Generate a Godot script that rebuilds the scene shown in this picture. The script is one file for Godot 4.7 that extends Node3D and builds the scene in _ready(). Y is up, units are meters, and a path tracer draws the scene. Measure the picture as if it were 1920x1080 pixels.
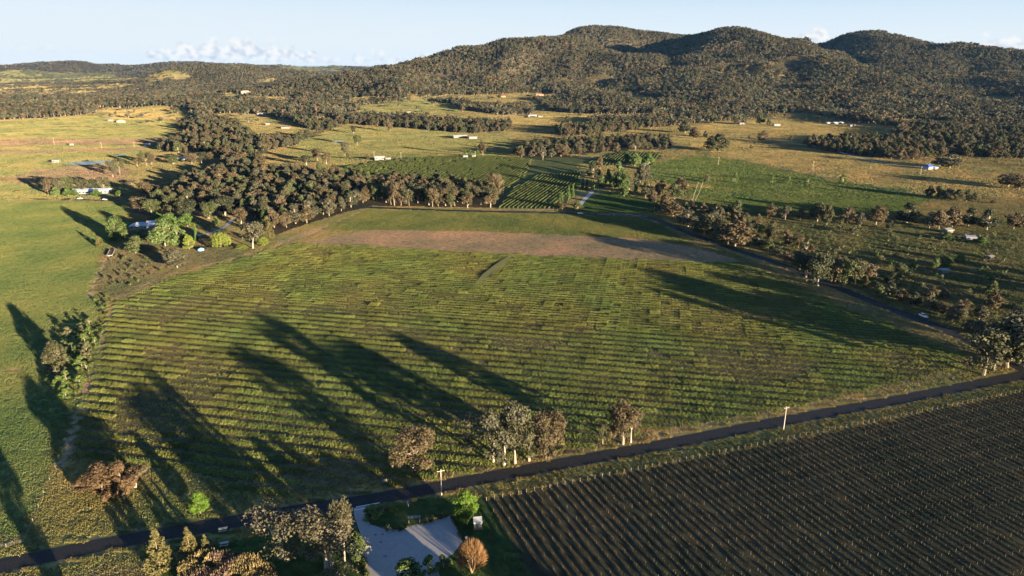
extends Node3D
# An evening view over a valley of paddocks and vineyards below forested hills.
# Positions read from the photograph are given as pixels of a 1920 x 1080 picture and set on the terrain by ground_at().

const FOCAL := 1280.0
const EYE := Vector3(0, 120, 0)
const PITCH := -18.0
const EXPOSURE := 4.6

var rng := RandomNumberGenerator.new()
var eye_basis: Basis
var noise_a := FastNoiseLite.new()
var noise_b := FastNoiseLite.new()
var noise_c := FastNoiseLite.new()
var ridges := []
var counts := {}
var mats := {}
var protos := {}
var trees := []
var encode := PackedByteArray()

# ---------------------------------------------------------------- small helpers

func numbered(called: String) -> String:
	counts[called] = counts.get(called, 0) + 1
	return called if counts[called] == 1 else "%s_%03d" % [called, counts[called] - 1]

func tag(o: Node, label := "", category := "", group := "", kind := "") -> Node:
	if label: o.set_meta("label", label)
	if category: o.set_meta("category", category)
	if group: o.set_meta("group", group)
	if kind: o.set_meta("kind", kind)
	return o

func thing(called: String, at: Vector3, turn := 0.0) -> Node3D:
	var o := Node3D.new()
	o.name = numbered(called)
	add_child(o)
	o.position = at
	o.rotation.y = turn
	return o

func part(called: String, m: Mesh, mat: Material, parent: Node, at := Vector3.ZERO, turn := 0.0) -> MeshInstance3D:
	var o := MeshInstance3D.new()
	o.name = called
	o.mesh = m
	if mat: o.material_override = mat
	parent.add_child(o, true)
	o.position = at
	o.rotation.y = turn
	return o

func sheet(called: String, m: Mesh, mat: Material) -> MeshInstance3D:
	var o := part(numbered(called), m, mat, self)
	return tag(o, "", "", "", "structure")

func ray(px: float, py: float) -> Vector3:
	return eye_basis * Vector3((px - 960.0) / FOCAL, (540.0 - py) / FOCAL, -1.0)

func pixel(p: Vector3) -> Vector2:
	var q := eye_basis.inverse() * (p - EYE)
	return Vector2(960.0 + FOCAL * q.x / -q.z, 540.0 - FOCAL * q.y / -q.z)

func ground_at(px: float, py: float) -> Vector3:
	var d := ray(px, py)
	var flat := Vector2(d.x, d.z).length()
	if d.y < 0.0:
		var t0 := EYE.y / -d.y
		if -d.z * t0 < 700.0:
			return EYE + d * t0
	var t := 600.0 / flat
	var last := t
	for i in 400:
		var p := EYE + d * t
		if p.y < height(p.x, p.z):
			var lo := last
			var hi := t
			for k in 14:
				var mid := (lo + hi) * 0.5
				var q := EYE + d * mid
				if q.y < height(q.x, q.z): hi = mid
				else: lo = mid
			p = EYE + d * hi
			return Vector3(p.x, height(p.x, p.z), p.z)
		last = t
		t *= 1.012
		if t * flat > 20000.0: break
	var e := EYE + d * last
	return Vector3(e.x, height(e.x, e.z), e.z)

func ground_poly(a: Array) -> PackedVector2Array:
	var out := PackedVector2Array()
	for i in range(0, a.size(), 2):
		var p := ground_at(a[i], a[i + 1])
		out.append(Vector2(p.x, p.z))
	return out

# height in metres of something that stands at pixel (bx, by) and reaches up to row top_y
func tall(base: Vector3, top_y: float) -> float:
	var b := pixel(base)
	var d := ray(b.x, top_y)
	var t := Vector2(base.x, base.z).length() / Vector2(d.x, d.z).length()
	return EYE.y + d.y * t - base.y

func metres(base: Vector3, px: float) -> float:
	return px * -(eye_basis.inverse() * (base - EYE)).z / FOCAL

# ---------------------------------------------------------------- terrain

func ridge(sigma: float, pts: Array, drop := 12.0) -> void:
	var line := []
	for p in pts:
		var d := ray(p[0], p[1])
		var w: Vector3 = EYE + d * (p[2] / Vector2(d.x, d.z).length())
		line.append(Vector3(w.x, w.y - drop, w.z))
	var box := Rect2(line[0].x, line[0].z, 0, 0)
	for w in line: box = box.expand(Vector2(w.x, w.z))
	ridges.append([sigma, line, box.grow(sigma * 2.6)])

func hill(x: float, z: float) -> float:
	var sum := 0.0
	var at := Vector2(x, z)
	for r in ridges:
		if not r[2].has_point(at): continue
		var s: float = r[0]
		var line: Array = r[1]
		var best := 0.0
		for i in line.size() - 1:
			var a: Vector3 = line[i]
			var b: Vector3 = line[i + 1]
			var ab := Vector2(b.x - a.x, b.z - a.z)
			var k := clampf((at - Vector2(a.x, a.z)).dot(ab) / ab.length_squared(), 0.0, 1.0)
			var t := Vector2(a.x + ab.x * k, a.z + ab.y * k).distance_to(at) / s
			if t > 2.6: continue
			var v := (lerpf(a.y, b.y, k) + 14.0 * noise_b.get_noise_2d(x * 0.9, z * 0.9)) * (exp(-t * t) - 0.00116)
			if t > 0.15:
				var g := absf(noise_b.get_noise_2d(x * 0.4, z * 0.4))
				v *= 1.0 - (0.4 - g) * 1.05 * smoothstep(0.15, 0.8, t)
			best = maxf(best, v)
		sum += pow(best, 7.0)
	return pow(sum, 1.0 / 7.0) if sum > 0.0 else 0.0

func height(x: float, z: float) -> float:
	var d := -z
	if d < 720.0: return 0.0
	var h := smoothstep(720.0, 1900.0, d) * 7.0 * noise_a.get_noise_2d(x * 0.35, z * 0.35)
	h += 7.0 * exp(-pow((x + 70.0) / 170.0, 2.0) - pow((d - 900.0) / 90.0, 2.0)) * smoothstep(720.0, 780.0, d)
	if d > 1300.0:
		h += hill(x, z)
		h += smoothstep(2500.0, 7000.0, d) * 45.0 * (noise_a.get_noise_2d(x * 0.12 + 900.0, z * 0.12) + 0.25) * smoothstep(600.0, -1200.0, x)
	return h

# ---------------------------------------------------------------- meshes

class Shape:
	var v := PackedVector3Array()
	var n := PackedVector3Array()
	var c := PackedColorArray()
	var flat := false          # leaves: no normals kept
	var tint := Color.WHITE

	func tri(a: Vector3, b: Vector3, d: Vector3, nn := Vector3.ZERO) -> void:
		if nn != Vector3.ZERO and (d - a).cross(b - a).dot(nn) < 0.0:
			var swap := b
			b = d
			d = swap
		v.append(a); v.append(b); v.append(d)
		c.append(tint); c.append(tint); c.append(tint)
		if not flat:
			var m := nn if nn != Vector3.ZERO else (d - a).cross(b - a).normalized()
			n.append(m); n.append(m); n.append(m)

	func quad(a: Vector3, b: Vector3, d: Vector3, e: Vector3) -> void:
		tri(a, b, d); tri(a, d, e)

	func box(at: Vector3, size: Vector3, turn := 0.0) -> void:
		var h := size * 0.5
		var r := Basis(Vector3.UP, turn)
		var p := []
		for i in 8:
			p.append(at + r * Vector3(h.x if i & 1 else -h.x, h.y if i & 2 else -h.y, h.z if i & 4 else -h.z))
		quad(p[0], p[2], p[3], p[1]); quad(p[5], p[7], p[6], p[4])
		quad(p[4], p[6], p[2], p[0]); quad(p[1], p[3], p[7], p[5])
		quad(p[2], p[6], p[7], p[3]); quad(p[4], p[0], p[1], p[5])

	func tube(a: Vector3, b: Vector3, ra: float, rb: float, sides := 6, cap := false) -> void:
		var ax := (b - a).normalized()
		var u := ax.cross(Vector3.RIGHT if absf(ax.x) < 0.8 else Vector3.FORWARD).normalized()
		var w := ax.cross(u)
		for i in sides:
			var t0 := TAU * i / sides
			var t1 := TAU * (i + 1) / sides
			var d0 := u * cos(t0) + w * sin(t0)
			var d1 := u * cos(t1) + w * sin(t1)
			var m := (d0 + d1).normalized()
			tri(a + d0 * ra, a + d1 * ra, b + d1 * rb, m)
			tri(a + d0 * ra, b + d1 * rb, b + d0 * rb, m)
			if cap: tri(b + d0 * rb, b + d1 * rb, b, ax)

	func mesh() -> ArrayMesh:
		var a := []
		a.resize(Mesh.ARRAY_MAX)
		a[Mesh.ARRAY_VERTEX] = v
		if not flat: a[Mesh.ARRAY_NORMAL] = n
		a[Mesh.ARRAY_COLOR] = c
		var m := ArrayMesh.new()
		m.add_surface_from_arrays(Mesh.PRIMITIVE_TRIANGLES, a)
		return m

func leafy() -> Shape:
	var s := Shape.new()
	s.flat = true
	return s

func any_dir() -> Vector3:
	var y := rng.randf_range(-1, 1)
	var t := rng.randf() * TAU
	var r := sqrt(1.0 - y * y)
	return Vector3(cos(t) * r, y, sin(t) * r)

# a clump of leaf sprays
func clump(s: Shape, at: Vector3, rad: Vector3, count: int, size: float, col: Color, vary := 0.25, droop := 0.0) -> void:
	var k := 1.0 + rng.randf_range(-vary, vary)
	for i in count:
		var d := any_dir()
		var p := at + d * rad * (0.45 + 0.6 * sqrt(rng.randf()))
		var n := (d + any_dir() * 0.9 + Vector3(0, 0.25, 0)).normalized()
		var u := n.cross(any_dir()).normalized()
		if droop > 0.0: u = (u * (1.0 - droop) + Vector3.DOWN * droop).normalized()
		var w := n.cross(u).normalized()
		var l := size * rng.randf_range(0.6, 1.3)
		var q := k * rng.randf_range(0.78, 1.22)
		s.tint = Color(col.r * q * rng.randf_range(0.92, 1.08), col.g * q, col.b * q * rng.randf_range(0.85, 1.15))
		s.tri(p - u * l * 0.6 - w * l * 0.4, p + u * l * 0.7, p - u * l * 0.35 + w * l * 0.5)

func mat(called: String, albedo: Color, rough := 0.9, vertex := false) -> StandardMaterial3D:
	if mats.has(called): return mats[called]
	var m := StandardMaterial3D.new()
	m.resource_name = called
	m.albedo_color = albedo.linear_to_srgb()
	m.roughness = rough
	m.metallic_specular = 0.3
	m.vertex_color_use_as_albedo = vertex
	m.cull_mode = BaseMaterial3D.CULL_DISABLED
	mats[called] = m
	return m

func grain(called: String, dark: Color, light: Color, scale: float, rough := 0.9, freq := 0.02, relief := 0.0) -> StandardMaterial3D:
	if mats.has(called): return mats[called]
	var m := mat(called, Color.WHITE, rough)
	var t := NoiseTexture2D.new()
	t.width = 256; t.height = 256
	t.seamless = true
	var f := FastNoiseLite.new()
	f.seed = called.hash() % 1000
	f.frequency = freq
	f.fractal_octaves = 5
	t.noise = f
	var g := Gradient.new()
	g.set_color(0, dark.linear_to_srgb()); g.set_color(1, light.linear_to_srgb())
	g.set_offset(0, 0.25); g.set_offset(1, 0.75)
	t.color_ramp = g
	m.albedo_texture = t
	m.uv1_triplanar = true
	m.uv1_world_triplanar = true
	m.uv1_scale = Vector3.ONE * scale
	return m

# ---------------------------------------------------------------- tree kinds

func branch(s: Shape, ends: Array, at: Vector3, dir: Vector3, length: float, rad: float, depth: int, spread: float) -> void:
	var p := at
	var d := dir
	var steps := 3
	for i in steps:
		var q := p + d * length / steps
		s.tube(p, q, rad * (1.0 - 0.22 * i), rad * (1.0 - 0.22 * (i + 1)), 6 if depth > 1 else 4)
		p = q
		d = (d + any_dir() * 0.16 + Vector3(0, 0.05, 0)).normalized()
	if depth == 0:
		ends.append(p)
		return
	var kids := rng.randi_range(2, 3)
	var turn := rng.randf() * TAU
	for k in kids:
		var side := Vector3(cos(turn + TAU * k / kids), 0, sin(turn + TAU * k / kids))
		var nd := (d + side * spread * rng.randf_range(0.7, 1.3)).normalized()
		branch(s, ends, p, nd, length * rng.randf_range(0.55, 0.78), rad * 0.42, depth - 1, spread)
	if depth == 1: ends.append(p)

func bark_color() -> Color:
	return [Color(0.32, 0.265, 0.21), Color(0.23, 0.185, 0.14), Color(0.38, 0.325, 0.27)][rng.randi() % 3]

# open-crowned gum with limbs that show between the leaf clumps
func make_gum(called: String, sd: int, col: Color, trunk_len := 3.2, spread := 0.75, leaves := 80, fill := 1.0, bare := 0.12, leaf := 0.42) -> void:
	rng.seed = sd
	var wood := Shape.new()
	wood.tint = bark_color()
	var ends := []
	var stems := 1 if rng.randf() < 0.5 else 2
	for k in stems:
		var lean := Vector3(rng.randf_range(-0.22, 0.22), 1, rng.randf_range(-0.22, 0.22)).normalized()
		branch(wood, ends, Vector3(rng.randf_range(-0.5, 0.5), -0.25, 0) * float(k) - Vector3(0, 0.2, 0), lean, trunk_len * rng.randf_range(0.85, 1.15), 0.3, 3, spread)
	var crown := leafy()
	for e in ends:
		if rng.randf() < bare: continue
		var r := rng.randf_range(0.75, 1.35) * fill
		clump(crown, e + Vector3(0, r * 0.15, 0), Vector3(r * 1.15, r * 0.8, r * 1.15), int(leaves * r * r * 0.7), leaf, col)
		if rng.randf() < 0.8 - bare:
			var low: Vector3 = e * Vector3(0.92, rng.randf_range(0.38, 0.8), 0.92) + any_dir() * 0.6
			clump(crown, low, Vector3(1, 0.75, 1) * r * 0.95, int(leaves * 0.6), leaf, col)
	keep(called, wood, crown)

func keep(called: String, wood: Shape, crown: Shape) -> void:
	# scale to a height and a width of one metre so that each tree is given its own
	var lo := Vector3(1e9, 1e9, 1e9)
	var hi := -lo
	for p in crown.v:
		lo = lo.min(p); hi = hi.max(p)
	var w := maxf((hi.x - lo.x + hi.z - lo.z) * 0.5, 0.1)
	var mid := (lo + hi) * 0.5
	for s in [wood, crown]:
		for i in s.v.size():
			var p: Vector3 = s.v[i]
			var lift := clampf(p.y / hi.y, 0.0, 1.0)
			s.v[i] = Vector3((p.x - mid.x * lift) / w, p.y / hi.y, (p.z - mid.z * lift) / w)
	if not protos.has(called): protos[called] = []
	protos[called].append([wood.mesh() if wood.v.size() else null, crown.mesh()])

# dense low-branching tree
func make_bushy(called: String, sd: int, col: Color, lumps := 26, leaves := 90, low := 0.18, top_narrow := 0.4, size := 0.6, droop := 0.0, bark := Color(0.3, 0.25, 0.2)) -> void:
	rng.seed = sd
	var wood := Shape.new()
	wood.tint = bark
	wood.tube(Vector3(0, -0.3, 0), Vector3(rng.randf_range(-0.3, 0.3), 5, 0), 0.26, 0.16, 7)
	var crown := leafy()
	for i in lumps:
		var t := rng.randf()
		var y := lerpf(low, 0.9, t) * 11.0
		var env := sin(PI * clampf((t * 0.85 + 0.14), 0.0, 1.0)) * lerpf(1.0, top_narrow, t)
		var a := rng.randf() * TAU
		var rr := 4.2 * env * (0.35 + 0.65 * sqrt(rng.randf()))
		var p := Vector3(cos(a) * rr, y, sin(a) * rr)
		var r := rng.randf_range(1.0, 1.7)
		wood.tube(Vector3(0, y * 0.55 + 0.4, 0), p, 0.1, 0.04, 4)
		clump(crown, p, Vector3(r, r * 0.8, r), leaves, size, col, 0.22, droop)
	keep(called, wood, crown)

func make_column(called: String, sd: int, col: Color, wide: float, taper: float, bark: Color) -> void:
	rng.seed = sd
	var wood := Shape.new()
	wood.tint = bark
	wood.tube(Vector3(0, -0.3, 0), Vector3(0, 10, 0), 0.25, 0.05, 6)
	var crown := leafy()
	for i in 70:
		var t := pow(rng.randf(), 1.15)
		var a := rng.randf() * TAU
		var env := wide * minf(1.0, t * 7.0 + 0.55) * pow(1.0 - t, taper)
		var rr := env * rng.randf_range(0.5, 1.0)
		clump(crown, Vector3(cos(a) * rr, 0.7 + t * 10.6, sin(a) * rr), Vector3(0.55, 0.75, 0.55) * (0.45 + env * 0.4), 40, 0.42, col, 0.18)
	keep(called, wood, crown)

func make_willow(called: String, sd: int, col: Color) -> void:
	rng.seed = sd
	var wood := Shape.new()
	wood.tint = Color(0.26, 0.21, 0.15)
	var crown := leafy()
	wood.tube(Vector3(0, -0.3, 0), Vector3(0.2, 3.5, 0), 0.45, 0.3, 7)
	for i in 120:
		var a := rng.randf() * TAU
		var t := rng.randf()
		var r := 4.6 * sqrt(t)
		var top := 8.2 - t * 2.6 + rng.randf_range(-0.5, 0.5)
		var x := cos(a) * r
		var z := sin(a) * r
		if i % 6 == 0: wood.tube(Vector3(0.2, 3.2, 0), Vector3(x * 0.8, top - 0.6, z * 0.8), 0.12, 0.05, 4)
		var down := rng.randf_range(1.2, 2.6) + t * 2.2
		for k in 4:
			clump(crown, Vector3(x * (1.0 + 0.04 * k), top - down * k / 3.0, z * (1.0 + 0.04 * k)), Vector3(0.55, 0.7, 0.55), 14, 0.5, col, 0.15, 0.5)
	keep(called, wood, crown)

# leafless, with a dome of fine orange twigs
func make_twiggy(called: String, sd: int) -> void:
	rng.seed = sd
	var wood := Shape.new()
	wood.tint = Color(0.3, 0.2, 0.12)
	var crown := leafy()
	var ends := []
	for k in 7:
		var a := TAU * k / 7 + rng.randf() * 0.4
		branch(wood, ends, Vector3(0, -0.1, 0), Vector3(cos(a) * 0.5, 1, sin(a) * 0.5).normalized(), 2.3, 0.16, 2, 0.55)
	for i in 2600:
		var d := any_dir()
		d.y = absf(d.y) * 1.1 - 0.3
		var o := Vector3(0, 3.4, 0) + d * Vector3(3.7, 3.5, 3.7) * rng.randf_range(0.72, 1.0)
		var along := (o - Vector3(0, 1.0, 0)).normalized() + any_dir() * 0.25
		var w := along.cross(any_dir()).normalized() * 0.05
		var q := rng.randf_range(0.75, 1.25)
		crown.tint = Color(0.25 * q, 0.145 * q, 0.065 * q)
		crown.tri(o - along * 0.6 - w, o - along * 0.6 + w, o + along * 0.55)
	keep(called, wood, crown)

func make_far(called: String, sd: int, col: Color) -> void:
	rng.seed = sd
	var wood := Shape.new()
	wood.tint = Color(0.34, 0.28, 0.22)
	wood.tube(Vector3(0, -0.5, 0), Vector3(0, 6, 0), 0.35, 0.2, 4)
	var crown := leafy()
	for i in 9:
		var a := rng.randf() * TAU
		var r := 3.4 * sqrt(rng.randf())
		clump(crown, Vector3(cos(a) * r, rng.randf_range(4.2, 9.6) - r * 0.4, sin(a) * r), Vector3(1.9, 1.5, 1.9), 16, 1.5, col, 0.25)
	keep(called, wood, crown)

func make_tree_kinds() -> void:
	var olive := Color(0.066, 0.066, 0.034)
	var brown := Color(0.09, 0.07, 0.039)
	var grey := Color(0.082, 0.079, 0.05)
	var deep := Color(0.042, 0.048, 0.027)
	var kinds := [olive, brown, grey, deep, Color(0.068, 0.08, 0.034), Color(0.108, 0.084, 0.05)]
	for i in 6: make_gum("gum", 11 + i, kinds[i % 6], 3.0, 0.72, 85)
	for i in 5: make_gum("white_limbed_gum", 141 + i, kinds[i % 3], 2.9, 0.88, 165, 0.82, 0.26, 0.27)
	for i in 3: make_gum("pale_gum", 161 + i, [Color(0.09, 0.082, 0.05), Color(0.085, 0.078, 0.044), Color(0.1, 0.088, 0.055)][i], 2.5, 0.98, 150, 0.85, 0.25, 0.22)
	for i in 4: make_gum("open_gum", 31 + i, kinds[(i + 1) % 3], 3.2, 0.85, 46, 0.9)
	for i in 9: make_bushy("bush_gum", 51 + i, kinds[i % 6], 20 + 2 * i, 80, 0.16 + 0.02 * (i % 3), 0.5 + 0.05 * (i % 3))
	make_bushy("red_gum", 61, Color(0.09, 0.06, 0.033), 36, 190, 0.2, 0.6, 0.4)
	make_bushy("red_gum", 62, Color(0.1, 0.066, 0.036), 32, 180, 0.25, 0.6, 0.4)
	make_bushy("leafy", 71, Color(0.075, 0.12, 0.03), 36, 95, 0.14, 0.5)
	make_bushy("leafy", 72, Color(0.095, 0.135, 0.045), 36, 95, 0.12, 0.6)
	make_bushy("leafy", 73, Color(0.065, 0.095, 0.03), 32, 95, 0.12, 0.55)
	make_bushy("bright", 75, Color(0.085, 0.15, 0.02), 40, 230, 0.16, 0.55, 0.32)
	make_bushy("lime", 77, Color(0.15, 0.185, 0.035), 30, 95, 0.12, 0.55)
	make_column("poplar", 81, Color(0.07, 0.12, 0.03), 1.3, 0.5, Color(0.3, 0.26, 0.2))
	make_column("poplar", 82, Color(0.06, 0.1, 0.03), 1.2, 0.55, Color(0.3, 0.26, 0.2))
	make_column("conifer", 85, Color(0.11, 0.1, 0.038), 3.0, 0.8, Color(0.2, 0.15, 0.1))
	make_column("conifer", 86, Color(0.12, 0.105, 0.04), 2.8, 0.85, Color(0.2, 0.15, 0.1))
	make_willow("willow", 88, Color(0.14, 0.17, 0.035))
	make_twiggy("twiggy", 89)
	for i in 3: make_bushy("shrub", 91 + i, [Color(0.085, 0.11, 0.035), Color(0.11, 0.11, 0.055), Color(0.1, 0.145, 0.035)][i], 14, 70, 0.05, 0.7, 0.7)
	for i in 5: make_far("far", 101 + i, [olive, brown, grey, deep, Color(0.085, 0.082, 0.05)][i])

# remembers a tree; built at the end, the 300 largest gums one by one
func tree(kind: String, bx: float, by: float, top_y: float, wide_px: float, label: String, group := "", called := "gum_tree", category := "tree") -> void:
	var p := ground_at(bx, by)
	tree_at(kind, p, tall(p, top_y), metres(p, wide_px), label, group, called, category)

func tree_at(kind: String, p: Vector3, h: float, w: float, label: String, group := "", called := "gum_tree", category := "tree") -> void:
	var depth := -(eye_basis.inverse() * (p - EYE)).z
	trees.append({"kind": kind, "p": p, "h": h, "w": w, "label": label, "group": group, "called": called, "category": category, "size": h / maxf(depth, 1.0), "n": trees.size()})

# trees spread over a patch outlined in pixels
func grove(kind: String, px: Array, gap: float, h0: float, h1: float, label: String, group: String, called := "gum_tree", ratio := 0.8, category := "tree") -> void:
	var poly := ground_poly(px)
	var box := Rect2(poly[0], Vector2.ZERO)
	for q in poly: box = box.expand(q)
	var z := box.position.y
	while z < box.end.y:
		var x := box.position.x
		while x < box.end.x:
			var q := Vector2(x + rng.randf_range(-0.45, 0.45) * gap, z + rng.randf_range(-0.45, 0.45) * gap)
			if Geometry2D.is_point_in_polygon(q, poly):
				var h := rng.randf_range(h0, h1)
				tree_at(kind, Vector3(q.x, height(q.x, q.y), q.y), h, h * ratio * rng.randf_range(0.8, 1.25), label, group, called, category)
			x += gap
		z += gap

func build_trees() -> void:
	var leafm := mat("foliage", Color.WHITE, 0.75, true)
	var barkm := mat("bark", Color.WHITE, 0.9, true)
	var by_name := {}
	for t in trees:
		if not by_name.has(t.called): by_name[t.called] = []
		by_name[t.called].append(t)
	var rest := {}
	for called in by_name:
		var list: Array = by_name[called]
		list.sort_custom(func(a, b): return a.size > b.size)
		for i in list.size():
			var t: Dictionary = list[i]
			rng.seed = 7000 + t.n
			var set_: Array = protos[t.kind]
			var pick: int = rng.randi() % set_.size()
			var turn := rng.randf() * TAU
			if i < 300:
				var o := thing(called, t.p, turn)
				o.scale = Vector3(t.w, t.h, t.w)
				tag(o, t.label, t.category, t.group)
				if set_[pick][0]: part("trunk", set_[pick][0], barkm, o)
				part("crown", set_[pick][1], leafm, o)
			else:
				var key := "%s %d" % [t.kind, pick]
				if not rest.has(key): rest[key] = [set_[pick], []]
				rest[key][1].append(Transform3D(Basis(Vector3.UP, turn).scaled_local(Vector3(t.w, t.h, t.w)), t.p))
	var o2 := thing("woodland", Vector3.ZERO)
	tag(o2, "brown olive trees of the farther belts and thickets across the valley", "woodland", "", "stuff")
	for key in rest:
		scatter("trunk", rest[key][0][0], barkm, rest[key][1], o2)
		scatter("crown", rest[key][0][1], leafm, rest[key][1], o2)

func scatter(called: String, m: Mesh, material: Material, list: Array, parent: Node, tints := PackedColorArray()) -> MultiMeshInstance3D:
	var mm := MultiMesh.new()
	mm.transform_format = MultiMesh.TRANSFORM_3D
	mm.use_colors = tints.size() > 0
	mm.mesh = m
	mm.instance_count = list.size()
	for i in list.size():
		mm.set_instance_transform(i, list[i])
		if mm.use_colors: mm.set_instance_color(i, tints[i])
	var o := MultiMeshInstance3D.new()
	o.name = called
	o.multimesh = mm
	o.material_override = material
	parent.add_child(o, true)
	o.set_meta("kind", "stuff")
	return o

# ---------------------------------------------------------------- ground colours

enum {DRY, PASTURE, WEEDS, PLOUGHED, GREEN, VERGE, TRACK, VINES, GOLDEN, CROP, MIDVINES, LITTER, SCRUB, LAWN, STUBBLE, REEDS, TAR, MEADOW}
var tone := {
	DRY: Color(0.2, 0.165, 0.07), PASTURE: Color(0.145, 0.172, 0.055), WEEDS: Color(0.115, 0.1, 0.05), PLOUGHED: Color(0.29, 0.2, 0.115),
	GREEN: Color(0.13, 0.14, 0.045), VERGE: Color(0.19, 0.17, 0.06), TRACK: Color(0.3, 0.225, 0.125), VINES: Color(0.046, 0.045, 0.025),
	GOLDEN: Color(0.27, 0.215, 0.09), CROP: Color(0.105, 0.135, 0.04), MIDVINES: Color(0.085, 0.095, 0.032), LITTER: Color(0.075, 0.06, 0.036),
	SCRUB: Color(0.135, 0.13, 0.055), LAWN: Color(0.055, 0.085, 0.022), STUBBLE: Color(0.2, 0.145, 0.09), REEDS: Color(0.14, 0.125, 0.065), TAR: Color(0.1, 0.085, 0.06), MEADOW: Color(0.185, 0.178, 0.07)}
var maps := []

class Map:
	var box: Rect2
	var w: int
	var h: int
	var id := PackedByteArray()
	func _init(b: Rect2, ww: int, hh: int, base: int) -> void:
		box = b; w = ww; h = hh
		id.resize(w * h)
		id.fill(base)
	func at(x: float, z: float) -> int:
		var i := clampi(int((x - box.position.x) / box.size.x * w), 0, w - 1)
		var j := clampi(int((z - box.position.y) / box.size.y * h), 0, h - 1)
		return id[j * w + i]
	func lay(poly: PackedVector2Array, what: int) -> void:
		for j in h:
			var z := box.position.y + (j + 0.5) / h * box.size.y
			var cuts := []
			for k in poly.size():
				var a := poly[k]
				var b := poly[(k + 1) % poly.size()]
				if (a.y <= z) != (b.y <= z): cuts.append(a.x + (z - a.y) / (b.y - a.y) * (b.x - a.x))
			cuts.sort()
			for k in range(0, cuts.size() - 1, 2):
				var i0 := clampi(int((cuts[k] - box.position.x) / box.size.x * w), 0, w)
				var i1 := clampi(int((cuts[k + 1] - box.position.x) / box.size.x * w), 0, w)
				for i in range(i0, i1): id[j * w + i] = what

func class_at(x: float, z: float) -> int:
	for m in maps:
		if m.box.has_point(Vector2(x, z)): return m.at(x, z)
	return LITTER if -z > 700.0 else DRY

func strip_poly(px: Array, width: float) -> PackedVector2Array:
	var line := ground_poly(px)
	return Geometry2D.offset_polyline(line, width * 0.5, Geometry2D.JOIN_ROUND, Geometry2D.END_BUTT)[0]

func lay(px: Array, what: int) -> void:
	var poly := ground_poly(px)
	for m in maps: m.lay(poly, what)

func lay_strip(px: Array, width: float, what: int) -> void:
	var poly := strip_poly(px, width)
	for m in maps: m.lay(poly, what)

func painted(m: Map, fine: float) -> StandardMaterial3D:
	var bytes := PackedByteArray()
	bytes.resize(m.w * m.h * 3)
	var sx := m.box.size.x / m.w
	var sz := m.box.size.y / m.h
	var k := 0
	for j in m.h:
		var z := m.box.position.y + j * sz
		for i in m.w:
			var x := m.box.position.x + i * sx
			var n := noise_c.get_noise_2d(x * fine, z * fine)
			var c: int = m.id[clampi(j + int(n * 5.0), 0, m.h - 1) * m.w + clampi(i + int(n * 7.0), 0, m.w - 1)]
			var t: Color = tone[c]
			var n2 := noise_a.get_noise_2d(x * 3.0, z * 3.0)
			var q := 1.0 + n * 0.55 + n2 * 0.3
			var r := q * (1.0 + n2 * 0.25)
			bytes[k] = encode[clampi(int(t.r * r * 4095.0), 0, 4095)]
			bytes[k + 1] = encode[clampi(int(t.g * q * 4095.0), 0, 4095)]
			bytes[k + 2] = encode[clampi(int(t.b * q * 4095.0), 0, 4095)]
			k += 3
	var im := Image.create_from_data(m.w, m.h, false, Image.FORMAT_RGB8, bytes)
	var sm := StandardMaterial3D.new()
	sm.resource_name = "ground"
	sm.albedo_texture = ImageTexture.create_from_image(im)
	sm.texture_repeat = false
	sm.roughness = 1.0
	sm.metallic_specular = 0.1
	return sm

# ---------------------------------------------------------------- terrain sheets

func axis(from: float, stops: Array) -> PackedFloat32Array:
	var out := PackedFloat32Array([from])
	for s in stops:
		while absf(out[-1] - s[0]) > s[1]:
			out.append(out[-1] + signf(s[0] - out[-1]) * s[1])
		out.append(s[0])
	return out

func terrain(xs: PackedFloat32Array, zs: PackedFloat32Array, box: Rect2, level := -1e9) -> ArrayMesh:
	var v := PackedVector3Array()
	var n := PackedVector3Array()
	var uv := PackedVector2Array()
	var idx := PackedInt32Array()
	var w := xs.size()
	for z in zs:
		for x in xs:
			v.append(Vector3(x, level if level > -1e8 else height(x, z), z))
			uv.append(Vector2((x - box.position.x) / box.size.x, (z - box.position.y) / box.size.y))
	for j in zs.size():
		for i in w:
			var l := v[j * w + maxi(i - 1, 0)]
			var r := v[j * w + mini(i + 1, w - 1)]
			var a := v[maxi(j - 1, 0) * w + i]
			var b := v[mini(j + 1, zs.size() - 1) * w + i]
			var m := (r - l).cross(b - a).normalized()
			n.append(m if m.y > 0 else -m)
	for j in zs.size() - 1:
		for i in w - 1:
			var a := j * w + i
			idx.append_array([a, a + w, a + 1, a + 1, a + w, a + w + 1])
	var arr := []
	arr.resize(Mesh.ARRAY_MAX)
	arr[Mesh.ARRAY_VERTEX] = v
	arr[Mesh.ARRAY_NORMAL] = n
	arr[Mesh.ARRAY_TEX_UV] = uv
	arr[Mesh.ARRAY_INDEX] = idx
	var out := ArrayMesh.new()
	out.add_surface_from_arrays(Mesh.PRIMITIVE_TRIANGLES, arr)
	return out

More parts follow.
